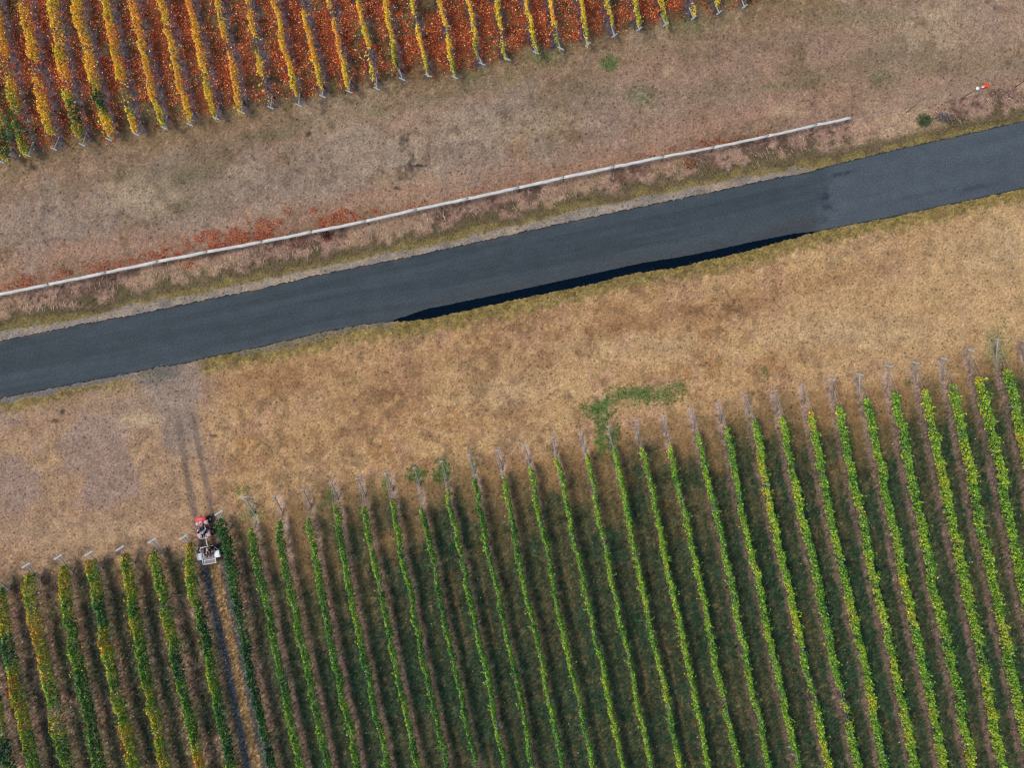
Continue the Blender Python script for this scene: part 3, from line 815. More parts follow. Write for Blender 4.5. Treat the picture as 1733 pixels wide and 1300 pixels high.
# loose stones along the asphalt and in the gateway
X, Y = rand_pts(260000, -50, 50, -4, 26)
px = X * PX + CW; py = CH - Y * PX
keep = ((np.abs(py - RL(px) - 3) < 4.5) & (px < 700) & (RNG.random(len(X)) < .16)) | ((np.abs(py - RL(px)) < 3) & (RNG.random(len(X)) < .05)) | \
       ((py > SU(px)) & (py < RU(px) - 1) & (RNG.random(len(X)) < .04) & (px < 1380)) | \
       ((((px - 266) / 40) ** 2 + ((py - 632 + .2 * (px - 266)) / 15) ** 2 < 1) & (RNG.random(len(X)) < .5))
X, Y = X[keep], Y[keep]; n = len(X)
col = np.tile(lin((136, 132, 126)), (n, 1)) * np.exp(RNG.normal(0, .38, n))[:, None]
o = leaves_on_ground('gravel', X, Y, col * GAIN, (.03, .08), .035, .5, LITTER, lambda a, b: np.maximum(ground_z(a, b), 0) * 0 + .0)
tag(o, 'loose pale gravel along the asphalt edge and gateway', 'gravel', kind='stuff')

# ------------------------------------------------------------------ vine rows
GRAMP_X = [0, .3, .52, .7, .86, 1.0]
GRAMP = np.array([lin(p) for p in ((20, 66, 44), (56, 112, 38), (116, 160, 40), (164, 176, 44), (204, 164, 40), (196, 122, 42))])
def ramp(t, g=GRAMP, x=GRAMP_X):
    t = np.clip(t, 0, 1)
    return np.stack([np.interp(t, x, g[:, i]) for i in range(3)], 1)

def path_at(path, s):
    P = np.array([(p.x, p.y) for p in path]); d = np.diff(P, axis=0); L = np.hypot(d[:, 0], d[:, 1]); cum = np.concatenate([[0], np.cumsum(L)])
    x = np.interp(s, cum, P[:, 0]); y = np.interp(s, cum, P[:, 1])
    x2 = np.interp(np.minimum(s + .4, cum[-1]), cum, P[:, 0]); y2 = np.interp(np.minimum(s + .4, cum[-1]), cum, P[:, 1])
    x1 = np.interp(np.maximum(s - .4, 0), cum, P[:, 0]); y1 = np.interp(np.maximum(s - .4, 0), cum, P[:, 1])
    t = np.stack([x2 - x1, y2 - y1], 1); t /= np.linalg.norm(t, axis=1)[:, None]
    return x, y, t, cum[-1]
def path_len(path): return sum((b - a).length for a, b in zip(path[:-1], path[1:]))

def foliage_mesh(r, w0, ztop, zlow, dens, tone, gap=0.0, shoots=.8, right=0.0, up=0.0, sz=(.10, .19)):
    L = path_len(r.path); seed = r.i * 13.7 + (0 if r.kind == 'low' else 300)
    n = int(L * dens)
    s = RNG.uniform(0, L, n)
    lump = fbm(s * 1.25 + seed, s * 0 + seed, 3); slow = fbm(s * .3 + seed * 2, s * 0 + 3.3, 3)
    w = w0 * (.6 + .8 * lump) * (.75 + .5 * slow) * np.clip(.35 + s * .9, .3, 1)
    if r.kind == 'low' and r.i == 8: w = w * (1 - .52 * ss(5.0, 7.5, s))
    top = ztop + (lump - .5) * .55 - .35 * np.exp(-s / .6)
    a = np.clip(RNG.normal(0, .5, n), -1, 1)
    cen = (fbm(s * .5 + seed, s * 0 + 8, 3) - .5) * .36 + (fbm(s * 2.3 + seed, s * 0 + 1, 2) - .5) * .24
    dome = top - .5 * np.abs(a) ** 2 * (top - zlow)
    z = dome - np.abs(RNG.normal(0, .24, n))
    under = RNG.random(n) < .28
    z = np.where(under, RNG.uniform(zlow, 1, n) * (dome - zlow) + zlow * (1 - (dome - zlow)) * 0 + 0, z)
    z = np.clip(z, zlow, None)
    lat = a * w + cen
    keep = fbm(s * .55 + seed * 3, s * 0 + 5, 3) + RNG.normal(0, .05, n) > gap
    s, lat, z, a, lump = s[keep], lat[keep], z[keep], a[keep], lump[keep]
    # shoots that flop out of the wires
    k = int(L * shoots); S2, L2, Z2 = [], [], []
    for _ in range(k):
        q = RNG.uniform(0, L); side = 1 if RNG.random() < .5 + right * .5 else -1
        m_ = RNG.integers(5, 12); tt = np.linspace(0, 1, m_)
        ln = RNG.uniform(.2, .42) * (1.2 if side > 0 and right > 0 else 1); dr = RNG.uniform(-.25, .25)
        S2.append(q + dr * tt + RNG.normal(0, .03, m_)); L2.append(side * (w0 * .5 + tt * ln) + RNG.normal(0, .03, m_)); Z2.append(ztop - .05 - .4 * tt ** 2 + RNG.normal(0, .05, m_))
    for _ in range(int(L * shoots * 1.6) if up > 0 else 0):
        q = RNG.uniform(0, L); m_ = RNG.integers(4, 9); tt = np.linspace(0, 1, m_); ln = RNG.uniform(.3, up)
        S2.append(q + RNG.uniform(-.15, .15) * tt + RNG.normal(0, .03, m_)); L2.append(RNG.normal(0, w0 * .4) + RNG.uniform(-.12, .16) * tt + RNG.normal(0, .03, m_)); Z2.append(ztop - .1 + ln * tt)
        k += 1
    if k:
        S2 = np.clip(np.concatenate(S2), 0, L); L2 = np.concatenate(L2); Z2 = np.concatenate(Z2)
        s = np.concatenate([s, S2]); lat = np.concatenate([lat, L2]); z = np.concatenate([z, Z2]); a = np.concatenate([a, np.sign(L2) * .8])
    x, y, t, _ = path_at(r.path, s)
    # side > 0 is to the right in the photo
    sx, sy = (t[:, 1], -t[:, 0])
    flip = np.where(sx < 0, -1, 1); sx, sy = sx * flip, sy * flip
    P = np.stack([x + sx * lat, y + sy * lat, z], 1)
    nn = len(s)
    nr = np.stack([sx * a * .8, sy * a * .8, np.full(nn, .75)], 1) + RNG.normal(0, .45, (nn, 3))
    nr /= np.linalg.norm(nr, axis=1)[:, None]
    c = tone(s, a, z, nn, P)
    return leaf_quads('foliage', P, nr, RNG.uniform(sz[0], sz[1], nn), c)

def trunk_mesh():
    b = MB(); b.tube([(0, 0, -.08), (.02, .01, .3), (-.015, .02, .6), (.01, 0, .9)], [.028, .022, .018, .016], 6)
    b.tube([(.0, 0, .86), (.0, -.1, .98), (.01, -.22, 1.02)], [.012, .01, .008], 5)
    b.tube([(.0, 0, .88), (.0, .1, .98), (0, .22, 1.02)], [.012, .01, .008], 5)
    return b.mesh('trunk', True)
TRUNK = trunk_mesh(); TRUNK.materials.append(BARK)
b = MB(); b.tube([(0, 0, -.2), (0, 0, 1.5)], .045, 8); LPOST = b.mesh('line_post'); LPOST.materials.append(POSTM)
b = MB(); b.box((0, 0, .92), (.56, .07, .06), None, .015); LARM = b.mesh('crossarm'); LARM.materials.append(ARMM)

ORD = ['zeroth', 'first', 'second', 'third', 'fourth', 'fifth', 'sixth', 'seventh', 'eighth', 'ninth', 'tenth', 'eleventh', 'twelfth', 'thirteenth',
       'fourteenth', 'fifteenth', 'sixteenth', 'seventeenth', 'eighteenth', 'nineteenth', 'twentieth', 'twenty-first', 'twenty-second', 'twenty-third',
       'twenty-fourth', 'twenty-fifth', 'twenty-sixth', 'twenty-seventh', 'twenty-eighth', 'twenty-ninth', 'thirtieth']

def tone_low(r):
    i = r.i; seed = i * 5.1
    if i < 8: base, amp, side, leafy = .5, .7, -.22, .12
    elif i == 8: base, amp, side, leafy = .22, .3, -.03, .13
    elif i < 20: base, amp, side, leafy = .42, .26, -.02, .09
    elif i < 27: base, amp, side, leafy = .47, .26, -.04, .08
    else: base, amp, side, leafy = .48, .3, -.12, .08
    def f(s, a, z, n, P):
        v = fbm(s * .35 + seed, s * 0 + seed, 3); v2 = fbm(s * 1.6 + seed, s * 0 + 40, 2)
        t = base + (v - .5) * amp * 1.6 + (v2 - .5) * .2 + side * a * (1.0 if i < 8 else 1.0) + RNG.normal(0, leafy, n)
        if i < 8: t = t + (.18 if i in (1, 3) else .42) * np.exp(-s / 2.6)
        else: t = t + .14 * np.exp(-s / .8)
        if i == 6: t = t + .5 * np.exp(-((P[:, 1] - W(0, 1278)[1]) / .9) ** 2)
        if i == 5: t = t + .22 * np.exp(-((P[:, 1] - W(0, 1042)[1]) / 1.0) ** 2)
        c = ramp(t) * np.exp(RNG.normal(0, .36, n))[:, None]
        if i > 8:  # some leaves mixed paler at random
            k = RNG.random(n) < .14
            c[k] = c[k] * .4 + lin((186, 206, 96)) * .6
        return c * GAIN
    return f
YR = np.array([lin(p) for p in ((30, 78, 40), (108, 134, 38), (200, 182, 42), (248, 194, 52), (248, 172, 58), (216, 128, 52))])
def tone_upp(r):
    i = r.i; seed = i * 3.7 + 200
    def f(s, a, z, n, P):
        v = fbm(s * .4 + seed, s * 0 + 11, 3)
        g = {0: (1.6, 1.0, 2.0), 1: (2.6, .75, 2.2), 3: (1.9, .8, 1.7), 4: (3.3, .75, 1.2), 5: (2.2, .35, 1.2)}.get(i, (.6, .25, 1.4))
        t = .69 + (v - .5) * .5 + RNG.normal(0, .1, n) - g[1] * np.exp(-((s - g[0]) / g[2]) ** 2) * (.75 + .5 * a)
        if i > 14: t = t - .12
        c = ramp(t, YR, [0, .25, .45, .62, .8, 1]) * 1.15 * np.exp(RNG.normal(0, .22, n))[:, None]
        return c * GAIN
    return f

low_n = 0
for r in rows:
    e = r.path[0]
    h = empty('vine_row', (e.x, e.y, 0))  # one whole trellised vine row: foliage, trunks, line posts and wires
    inv = Matrix.Translation((-e.x, -e.y, 0))
    if r.kind == 'low':
        i = r.i
        w = {8: .42}.get(i, .28 if i < 8 else (.21 if i < 22 else .235 if i < 27 else .27))
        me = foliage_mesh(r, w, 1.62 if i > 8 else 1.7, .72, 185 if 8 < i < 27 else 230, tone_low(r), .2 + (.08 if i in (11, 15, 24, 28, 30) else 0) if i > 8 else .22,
                          .5 if i < 22 else 1.1, .3 if i >= 24 else (-.3 if i < 16 else 0), .45 if 8 < i < 22 else (.75 if i >= 22 else .4))
        if i == 8: lab = 'dark green vine row brushing the right side of the quad bike and trailer'
        elif i < 8: lab = f'green and yellow vine row, {ORD[8 - i]} to the left of the wheel tracks'
        else: lab = f'green vine row, {ORD[i - 8]} to the right of the quad bike\'s wheel tracks, not counting the nearest' if False else f'lime green vine row, {ORD[i - 8]} one right of the row beside the quad bike'
        tag(h, lab, 'vine row', 'green vine rows below the road')
    else:
        i = r.i
        gap = {2: .36, 10: .44, 14: .38}.get(i, .27)
        me = foliage_mesh(r, .32 if i < 5 else .21, 1.6, .75, 190 if i < 6 else 140, tone_upp(r), gap + .07, .5, 0, .3, (.09, .17))
        tag(h, f'golden yellow vine row over red fallen leaves, {ORD[i + 1]} from the left', 'vine row', 'golden vine rows above the road')
    me.transform(inv)
    link('foliage', me, LEAF, h)
    L = path_len(r.path)
    s = np.arange(.5, L, 1.3); s = s + RNG.uniform(-.12, .12, len(s))
    x, y, t, _ = path_at(r.path, s)
    for q in range(len(s)):
        o = link('trunk', TRUNK, None, h); o.location = (x[q] - e.x, y[q] - e.y, 0)
        o.rotation_euler = (RNG.normal(0, .05), RNG.normal(0, .05), math.atan2(t[q, 1], t[q, 0]) - math.pi / 2)
        o.scale = (1, 1, RNG.uniform(.92, 1.08))
    ph = (r.i * 2.37) % 6.0
    s = np.arange(2.2 + ph * .9, L - .5, 8.6)
    if len(s):
        x, y, t, _ = path_at(r.path, s)
        for q in range(len(s)):
            o = link('line_post', LPOST, None, h); o.location = (x[q] - e.x, y[q] - e.y, 0); o.rotation_euler = (0, 0, RNG.normal(-.2, .25))
            link('crossarm', LARM, None, o)
    # cordon wires from the foot of the end post to the far end
    b = MB()
    f = Vector((r.foot.x - e.x, r.foot.y - e.y, 0)); hd = Vector((r.head.x - e.x, r.head.y - e.y, r.head.z))
    far = Vector((r.path[-1].x - e.x, r.path[-1].y - e.y, 0))
    b.tube([f.lerp(hd, .6), Vector((0, 0, .9)), *[Vector((p.x - e.x, p.y - e.y, .9)) for p in r.path[1:]]], .008, 4)
    b.tube([hd, Vector((0, 0, 1.42)), *[Vector((p.x - e.x, p.y - e.y, 1.42)) for p in r.path[1:]]], .008, 4)
    b.build('wire', WIREM, h)
    # ---- the leaning end post
    P = empty('end_post', (r.foot.x, r.foot.y, 0))
    hd = Vector((r.head.x - r.foot.x, r.head.y - r.foot.y, r.head.z))
    b = MB(); d = hd.normalized()
    rad = .06 if (r.kind == 'upp' or r.i < 9 or r.i in (9, 31, 36)) else .05
    b.tube([d * -.25, d * .2, hd * .5, hd + d * .12], [rad, rad, rad * .95, rad * .9], 10)
    b.build('post', POSTM if (r.kind == 'upp' or r.i < 10 or r.i in (31, 36)) else POSTB, P, True)
    arm = None
    if r.kind == 'low':
        if r.i < 9: arm = (.86, .17, R(32))
        elif r.i in (9, 36, 37): arm = (.6, .09, R(-5))
        elif r.i >= 30: arm = (.6, .13, R(-12))
        else: arm = (.3, .14, R(10))
    else: arm = (.62, .1, R(-24) if r.i < 22 else R(35))
    b = MB(); M = Matrix.Translation(hd) @ Matrix.Rotation(arm[2], 4, 'Z')
    b.box((0, 0, .05), (arm[0], arm[1], .08), M, .02)
    b.build('crossarm', ARMM if (r.kind == 'upp' or r.i < 10 or r.i > 29) else ARMB, P)
    g = hd.to_2d().normalized()
    b = MB(); b.tube([hd * .97, Vector((g.x * (hd.to_2d().length + .75), g.y * (hd.to_2d().length + .75), -.03))], .009, 4)
    b.build('anchor_wire', WIREM, P)
    if r.kind == 'low':
        i = r.i
        if i == 8: lab = 'leaning grey end post beside the quad bike, topped by a pale crossarm'
        elif i < 8: lab = f'T-shaped leaning end post of the {ORD[8 - i]} vine row left of the wheel tracks'
        else: lab = f'grey end post of the {ORD[i - 8]} lime green row right of the quad bike\'s row'
        tag(P, lab, 'post', 'end posts of the green vine rows')
    else:
        tag(P, f'pale leaning end post of the {ORD[r.i + 1]} golden vine row from the left', 'post', 'end posts of the golden vine rows')

# ------------------------------------------------------------------ white rail fence
RZ = 1.0
TK = [(-92, 517), (-4, 499), (83, 481), (180, 461), (268, 442), (351, 426), (444, 409), (528, 392), (619, 374), (705, 354), (792, 336), (878, 317),
      (954, 300), (1039, 282), (1123, 265), (1208, 249), (1299, 230), (1381, 211), (1440, 199)]
far = [(1545, 181), (1640, 158), (1733, 137), (1826, 116)]
f0 = at(*TK[0], RZ); F = empty('fence', (f0.x, f0.y, 0))
tag(F, 'long white rail fence on thin dark posts between dirt field and road', 'fence')
off = Vector((f0.x, f0.y, 0))
pts = [at(*p, RZ) - off for p in TK]
b = MB()
for a_, c_ in zip(pts[:-1], pts[1:]):
    b = MB(); k = 9; line = []; rads = []
    d = (c_ - a_).normalized(); side = Vector((-d.y, d.x, 0))
    thin = 1.0 if (c_.x + off.x) < 15 else .85
    for q in range(k):
        t = q / (k - 1)
        p = a_.lerp(c_, t) + Vector((0, 0, -.06 * 4 * t * (1 - t))) + side * random.gauss(0, .012)
        line.append(p); rads.append(.138 * (thin if 0 < q < k - 1 else .92) * (random.uniform(.93, 1.06) if 0 < q < k - 1 else 1))
    b.tube(line, rads, 12, None, .8)
    b.build('rail', RAILM, F, True)
for p in pts + [at(*q, RZ) - off for q in far]:
    b = MB(); b.tube([(p.x, p.y, -.2), (p.x, p.y, RZ + .24)], .03, 8)
    b.build('post', STRAPM, F)
b = MB(); b.tube([pts[-1] + Vector((0, 0, .1))] + [at(*q, RZ) - off + Vector((0, 0, .1)) for q in far], .012, 6)
b.build('wire', POSTB, F)

# ------------------------------------------------------------------ cone and bucket by the fence
ORANGE = plain('orange plastic', (0.75, 0.075, 0.02), .45, .4, .12, 4.0)
WHITEP = plain('white plastic', (0.78, 0.78, 0.74), .5, .4, .08, 4.0)
GREENP = plain('green lid', (0.06, 0.2, 0.1), .5, .4, .1, 4.0)
q = at(1664.5, 146.5, .15)
K = empty('traffic_cone', (q.x, q.y, .06), R(24))
Mx = Matrix.Rotation(R(-90), 4, 'Y') @ Matrix.Translation((.12, 0, 0))
b = MB(); b.lathe([(.15, -.3), (.15, -.28), (.105, -.02), (.1, 0)], 'Z', (0, 0, 0), 20, Mx)
b.build('body', ORANGE, K, True)
b = MB(); b.lathe([(.1, 0), (.101, .0), (.06, .22), (.057, .225)], 'Z', (0, 0, 0), 20, Mx); b.build('band', WHITEP, K, True)
b = MB(); b.lathe([(.057, .225), (.035, .36), (.0, .365)], 'Z', (0, 0, 0), 20, Mx); b.build('tip', ORANGE, K, True)
b = MB(); b.box((.34, 0, .04), (.05, .44, .44), Matrix.Rotation(R(8), 4, 'X') @ Matrix.Translation((-.12 + .07, 0, .02)), .015); b.build('base', ORANGE, K)
tag(K, 'orange cone with a white band lying on its side beside the fence wire', 'cone')
q = at(1653.5, 150, .25)
K = empty('bucket', (q.x, q.y, -.02))
b = MB(); b.lathe([(.0, .0), (.125, .0), (.15, .36), (.162, .36), (.162, .39), (.0, .392)], 'Z', (0, 0, 0), 22); b.build('body', WHITEP, K, True)
b = MB(); b.tube([(.16 * math.cos(t), .16 * math.sin(t) * .9, .36 + .02 * math.sin(t)) for t in np.linspace(1.8, 4.4, 10)], .012, 6); b.build('handle', GREENP, K)
tag(K, 'small white bucket standing just left of the orange cone', 'bucket')

# ------------------------------------------------------------------ shrubs on the bank
def shrub(name, px, py, rx, ry, hz, cols, n, label, cat, stemc=True):
    q = at(px, py, 0)
    S = empty(name, (q.x, q.y, -.03))
    t = RNG.normal(0, 1, (n, 3)); t /= np.linalg.norm(t, axis=1)[:, None]
    rr = RNG.random(n) ** .5 * (.6 + .8 * fbm(np.arctan2(t[:, 1], t[:, 0]) * 1.2 + px, t[:, 2] + 3, 2))
    P = t * rr[:, None] * np.array([rx, ry, hz * .5]) + np.array([0, 0, hz * .52]); P[:, 2] = np.abs(P[:, 2]) + .03
    nr = t * .6 + RNG.normal(0, .5, (n, 3)) + np.array([0, 0, .5]); nr /= np.linalg.norm(nr, axis=1)[:, None]
    pal = np.array([lin(c) for c in cols])
    c = pal[RNG.integers(0, len(pal), n)] * np.exp(RNG.normal(0, .3, n))[:, None] * GAIN
    link('foliage', leaf_quads('foliage', P, nr, RNG.uniform(.06, .12, n), c), LEAF, S)
    b = MB()
    for k in range(6):
        a = k * 1.05 + random.random(); b.tube([(0, 0, 0), (math.cos(a) * rx * .3, math.sin(a) * ry * .3, hz * .35), (math.cos(a) * rx * .65, math.sin(a) * ry * .65, hz * .7)], [.02, .014, .006], 5)
    b.build('stem', BARK, S)
    tag(S, label, cat)
shrub('green_shrub', 1560, 206, .8, .65, .9, [(58, 92, 46), (44, 76, 48), (96, 112, 52)], 700, 'leafy green shrub on the bank above the right end of the road', 'shrub')
shrub('dry_shrub', 1596, 200, .95, .5, .6, [(120, 112, 106), (92, 84, 80), (150, 138, 126)], 600, 'grey leafless looking dry shrub right of the leafy green shrub', 'shrub')
shrub('dark_shrub', 552, 398, .5, .55, .6, [(64, 50, 44), (90, 58, 48), (50, 56, 44), (120, 62, 44)], 380, 'dark brown and red shrub on the bank just under the white rail', 'shrub')
shrub('orange_shrub', 1166, 279, .75, .55, .5, [(170, 122, 86), (186, 140, 100), (150, 100, 72)], 480, 'pale orange dry clump on the bank below the white rail', 'shrub')

# ------------------------------------------------------------------ quad bike, trailer, people
RED = plain('red paint', (0.62, 0.05, 0.05), .4, .4, .1, 3.0)
PINK = plain('sun faded red plastic', (0.62, 0.36, 0.36), .5, .35, .18, 5.0)
BLACK = plain('black rubber', (0.016, 0.018, 0.02), .8, .25, .3, 9.0)
SEAT = plain('black vinyl', (0.02, 0.02, 0.022), .5, .35, .2, 6.0)
STEEL = plain('grey steel', (0.4, 0.4, 0.4), .45, .45, .15, 6.0, metal=.4)
WHITE = plain('white painted steel', (0.74, 0.75, 0.74), .5, .35, .08, 3.0)
SLAT = plain('weathered deck boards', (0.27, 0.235, 0.23), .85, .15, .3, 4.0, stretch=(1, 9, 1))
LAMP = plain('lamp glass', (0.7, 0.7, 0.65), .15, .6, .05, 3.0)

def wheel(parent, c, rad, wid, rimmat):
    w = wid / 2
    b = MB(); b.lathe([(rad * .55, -w * .8), (rad * .8, -w), (rad * .95, -w * .85), (rad, -w * .4), (rad, w * .4), (rad * .95, w * .85), (rad * .8, w), (rad * .55, w * .8), (rad * .55, -w * .8)], 'X', c, 24)
    for k in range(16):
        a = 2 * math.pi * k / 16
        M = Matrix.Translation(c) @ Matrix.Rotation(a, 4, 'X') @ Matrix.Translation((0, 0, rad))
        b.box((0, 0, 0), (wid * .8, rad * .16, .03), M)
    t = b.build('tyre', BLACK, parent, False)
    b = MB(); b.lathe([(.0, -w * .5), (rad * .5, -w * .55), (rad * .56, -w * .8), (rad * .54, 0), (rad * .56, w * .8), (rad * .5, w * .55), (.0, w * .5)], 'X', c, 20)
    b.build('rim', rimmat, t, True)

def catmull(cp, hw):
    return cp

q = at(341.5, 894, .8)
QB = empty('quad_bike', (q.x, q.y, 0), R(10.5))
tag(QB, 'red quad bike pulling the flat trailer along the wheel tracks', 'quad bike')
b = MB(); b.box((0, 0, .42), (.34, 1.3, .16), None, .03); b.box((0, .0, .56), (.3, .7, .2), None, .05)
for s in (-1, 1):
    b.tube([(s * .14, .58, .42), (s * .4, .58, .29)], .035, 8); b.tube([(s * .14, -.56, .42), (s * .4, -.56, .29)], .045, 8)
    b.box((s * .33, .02, .36), (.2, .5, .04), None, .01)
b.build('chassis', SEAT, QB)
for s in (-1, 1):
    wheel(QB, (s * .47, .58, .29), .285, .22, STEEL); wheel(QB, (s * .46, -.56, .29), .285, .26, STEEL)
def fender(y0, y1, x0, x1, z, s, rise=.09):
    vs = []; n = 8
    for i in range(n + 1):
        t = i / n; y = y0 + (y1 - y0) * t; zz = z + rise * math.sin(math.pi * t)
        for x, dz in ((x0, .02), ((x0 + x1) / 2, .03), (x1 - .03, .015), (x1, -.05)): vs.append((s * x, y, zz + dz))
    top = len(vs); vs += [(v[0], v[1], v[2] - .025) for v in vs]
    fs = []
    for i in range(n):
        for k in range(3):
            a = i * 4 + k; fs += [(a, a + 1, a + 5, a + 4), (top + a, top + a + 4, top + a + 5, top + a + 1)]
        fs += [(i * 4, i * 4 + 4, top + i * 4 + 4, top + i * 4), (i * 4 + 3, top + i * 4 + 3, top + i * 4 + 7, i * 4 + 7)]
    for k in range(3):
        fs += [(k, top + k, top + k + 1, k + 1), (n * 4 + k, n * 4 + k + 1, top + n * 4 + k + 1, top + n * 4 + k)]
    return vs, fs
for s in (-1, 1):
    b = MB(); b.add(*fender(.22, .62, .16, .55, .62, s)); b.build('fender', PINK, QB, True)
    b = MB(); b.add(*fender(-.86, -.3, .2, .58, .62, s)); b.build('fender', PINK, QB, True)
b = MB(); b.box((0, .78, .74), (.94, .4, .14), None, .06); b.build('front_cover', RED, QB, True)
b = MB(); b.box((0, .42, .78), (.3, .42, .16), None, .06); b.build('tank', PINK, QB, True)
b = MB(); b.box((0, -.3, .78), (.34, .72, .14), None, .05); b.build('seat', SEAT, QB, True)
b = MB(); b.tube([(-.36, .2, 1.0), (-.25, .3, 1.02), (0, .36, .98), (.25, .3, 1.02), (.36, .2, 1.0)], .018, 8); b.tube([(0, .36, .98), (0, .48, .7)], .03, 8); b.build('handlebar', SEAT, QB, True)
b = MB()
for x in (-.36, -.18, 0, .18, .36): b.tube([(x, -.92, .76), (x, -.62, .76)], .012, 6)
b.tube([(-.4, -.93, .76), (.4, -.93, .76)], .016, 6); b.tube([(-.4, -.62, .76), (.4, -.62, .76)], .016, 6)
b.build('rear_rack', WHITE, QB)
for s in (-1, 1):
    b = MB(); b.lathe([(.0, .03), (.05, .02), (.06, -.02)], 'Y', (s * .28, .985, .72), 14); b.build('headlight', LAMP, QB, True)
b = MB(); b.box((0, -.9, .4), (.06, .2, .05), None, .01); b.lathe([(.0, .08), (.03, .06), (.035, .03), (.02, 0)], 'Z', (0, -.98, .42), 12); b.build('tow_hitch', STEEL, QB)

q = at(352.5, 940, .56)
TRL = empty('trailer', (q.x, q.y, 0), R(9.8))
tag(TRL, 'small flat trailer with grey slatted deck and white mudguards behind the quad bike', 'trailer')
TW, TL, TZ = 1.2, 1.58, .5
b = MB()
for k in range(11):
    y = -TL / 2 + .07 + k * (TL - .14) / 10
    b.box((0, y, TZ), (TW - .1, .125, .03), None, .006)
b.build('deck', SLAT, TRL)
b = MB()
for s in (-1, 1): b.box((s * (TW / 2 - .025), 0, TZ + .03), (.05, TL, .12), None, .01)
b.box((0, TL / 2 - .025, TZ + .05), (TW - .104, .05, .16), None, .01); b.box((0, -TL / 2 + .02, TZ + .01), (TW - .104, .04, .07), None, .01)
b.box((0, -.42, TZ + .022), (TW - .104, .035, .02), None, .004); b.box((-.44, -.1, TZ + .022), (.03, TL - .3, .02), None, .004)
b.build('frame', WHITE, TRL)
b = MB(); b.tube([(0, TL / 2 - .05, TZ - .06), (0, TL / 2 + .72, .46)], .035, 8); b.tube([(0, TL / 2 + .72, .46), (0, TL / 2 + .8, .46)], .045, 8); b.build('drawbar', WHITE, TRL)
b = MB(); b.tube([(TW / 2 - .02, TL / 2 - .03, TZ + .1), (TW / 2 + .36, TL / 2 - .48, TZ + .06)], .018, 6); b.build('brace', WHITE, TRL)
for s in (-1, 1):
    wheel(TRL, (s * (TW / 2 + .2), -.03, .27), .265, .2, STEEL)
    b = MB(); b.add(*fender(-.32, .28, TW / 2 + .02, TW / 2 + .43, .56, s, .05)); b.build('mudguard', WHITE, TRL)
b = MB(); b.tube([(-.2, -.47, .46), (.2, -.47, .46)], .01, 6); b.tube([(-TW / 2 - .2, -.03, .27), (TW / 2 + .2, -.03, .27)], .03, 8); b.build('axle', STEEL, TRL)

def skin_obj(name, nodes, edges, mat, parent, root=0, sub=2):
    me = bpy.data.meshes.new(name)
    me.from_pydata([n[0] for n in nodes], edges, []); me.update()
    o = link(name, me, mat, parent)
    o.modifiers.new('skin', 'SKIN'); o.modifiers['skin'].use_smooth_shade = True
    if not me.skin_vertices: me.skin_vertices.new()
    sv = me.skin_vertices[0].data
    for i, n in enumerate(nodes):
        r_ = n[1] if hasattr(n[1], '__len__') else (n[1], n[1])
        sv[i].radius = r_; sv[i].use_root = (i == root)
    m_ = o.modifiers.new('sub', 'SUBSURF'); m_.levels = sub; m_.render_levels = sub
    return o

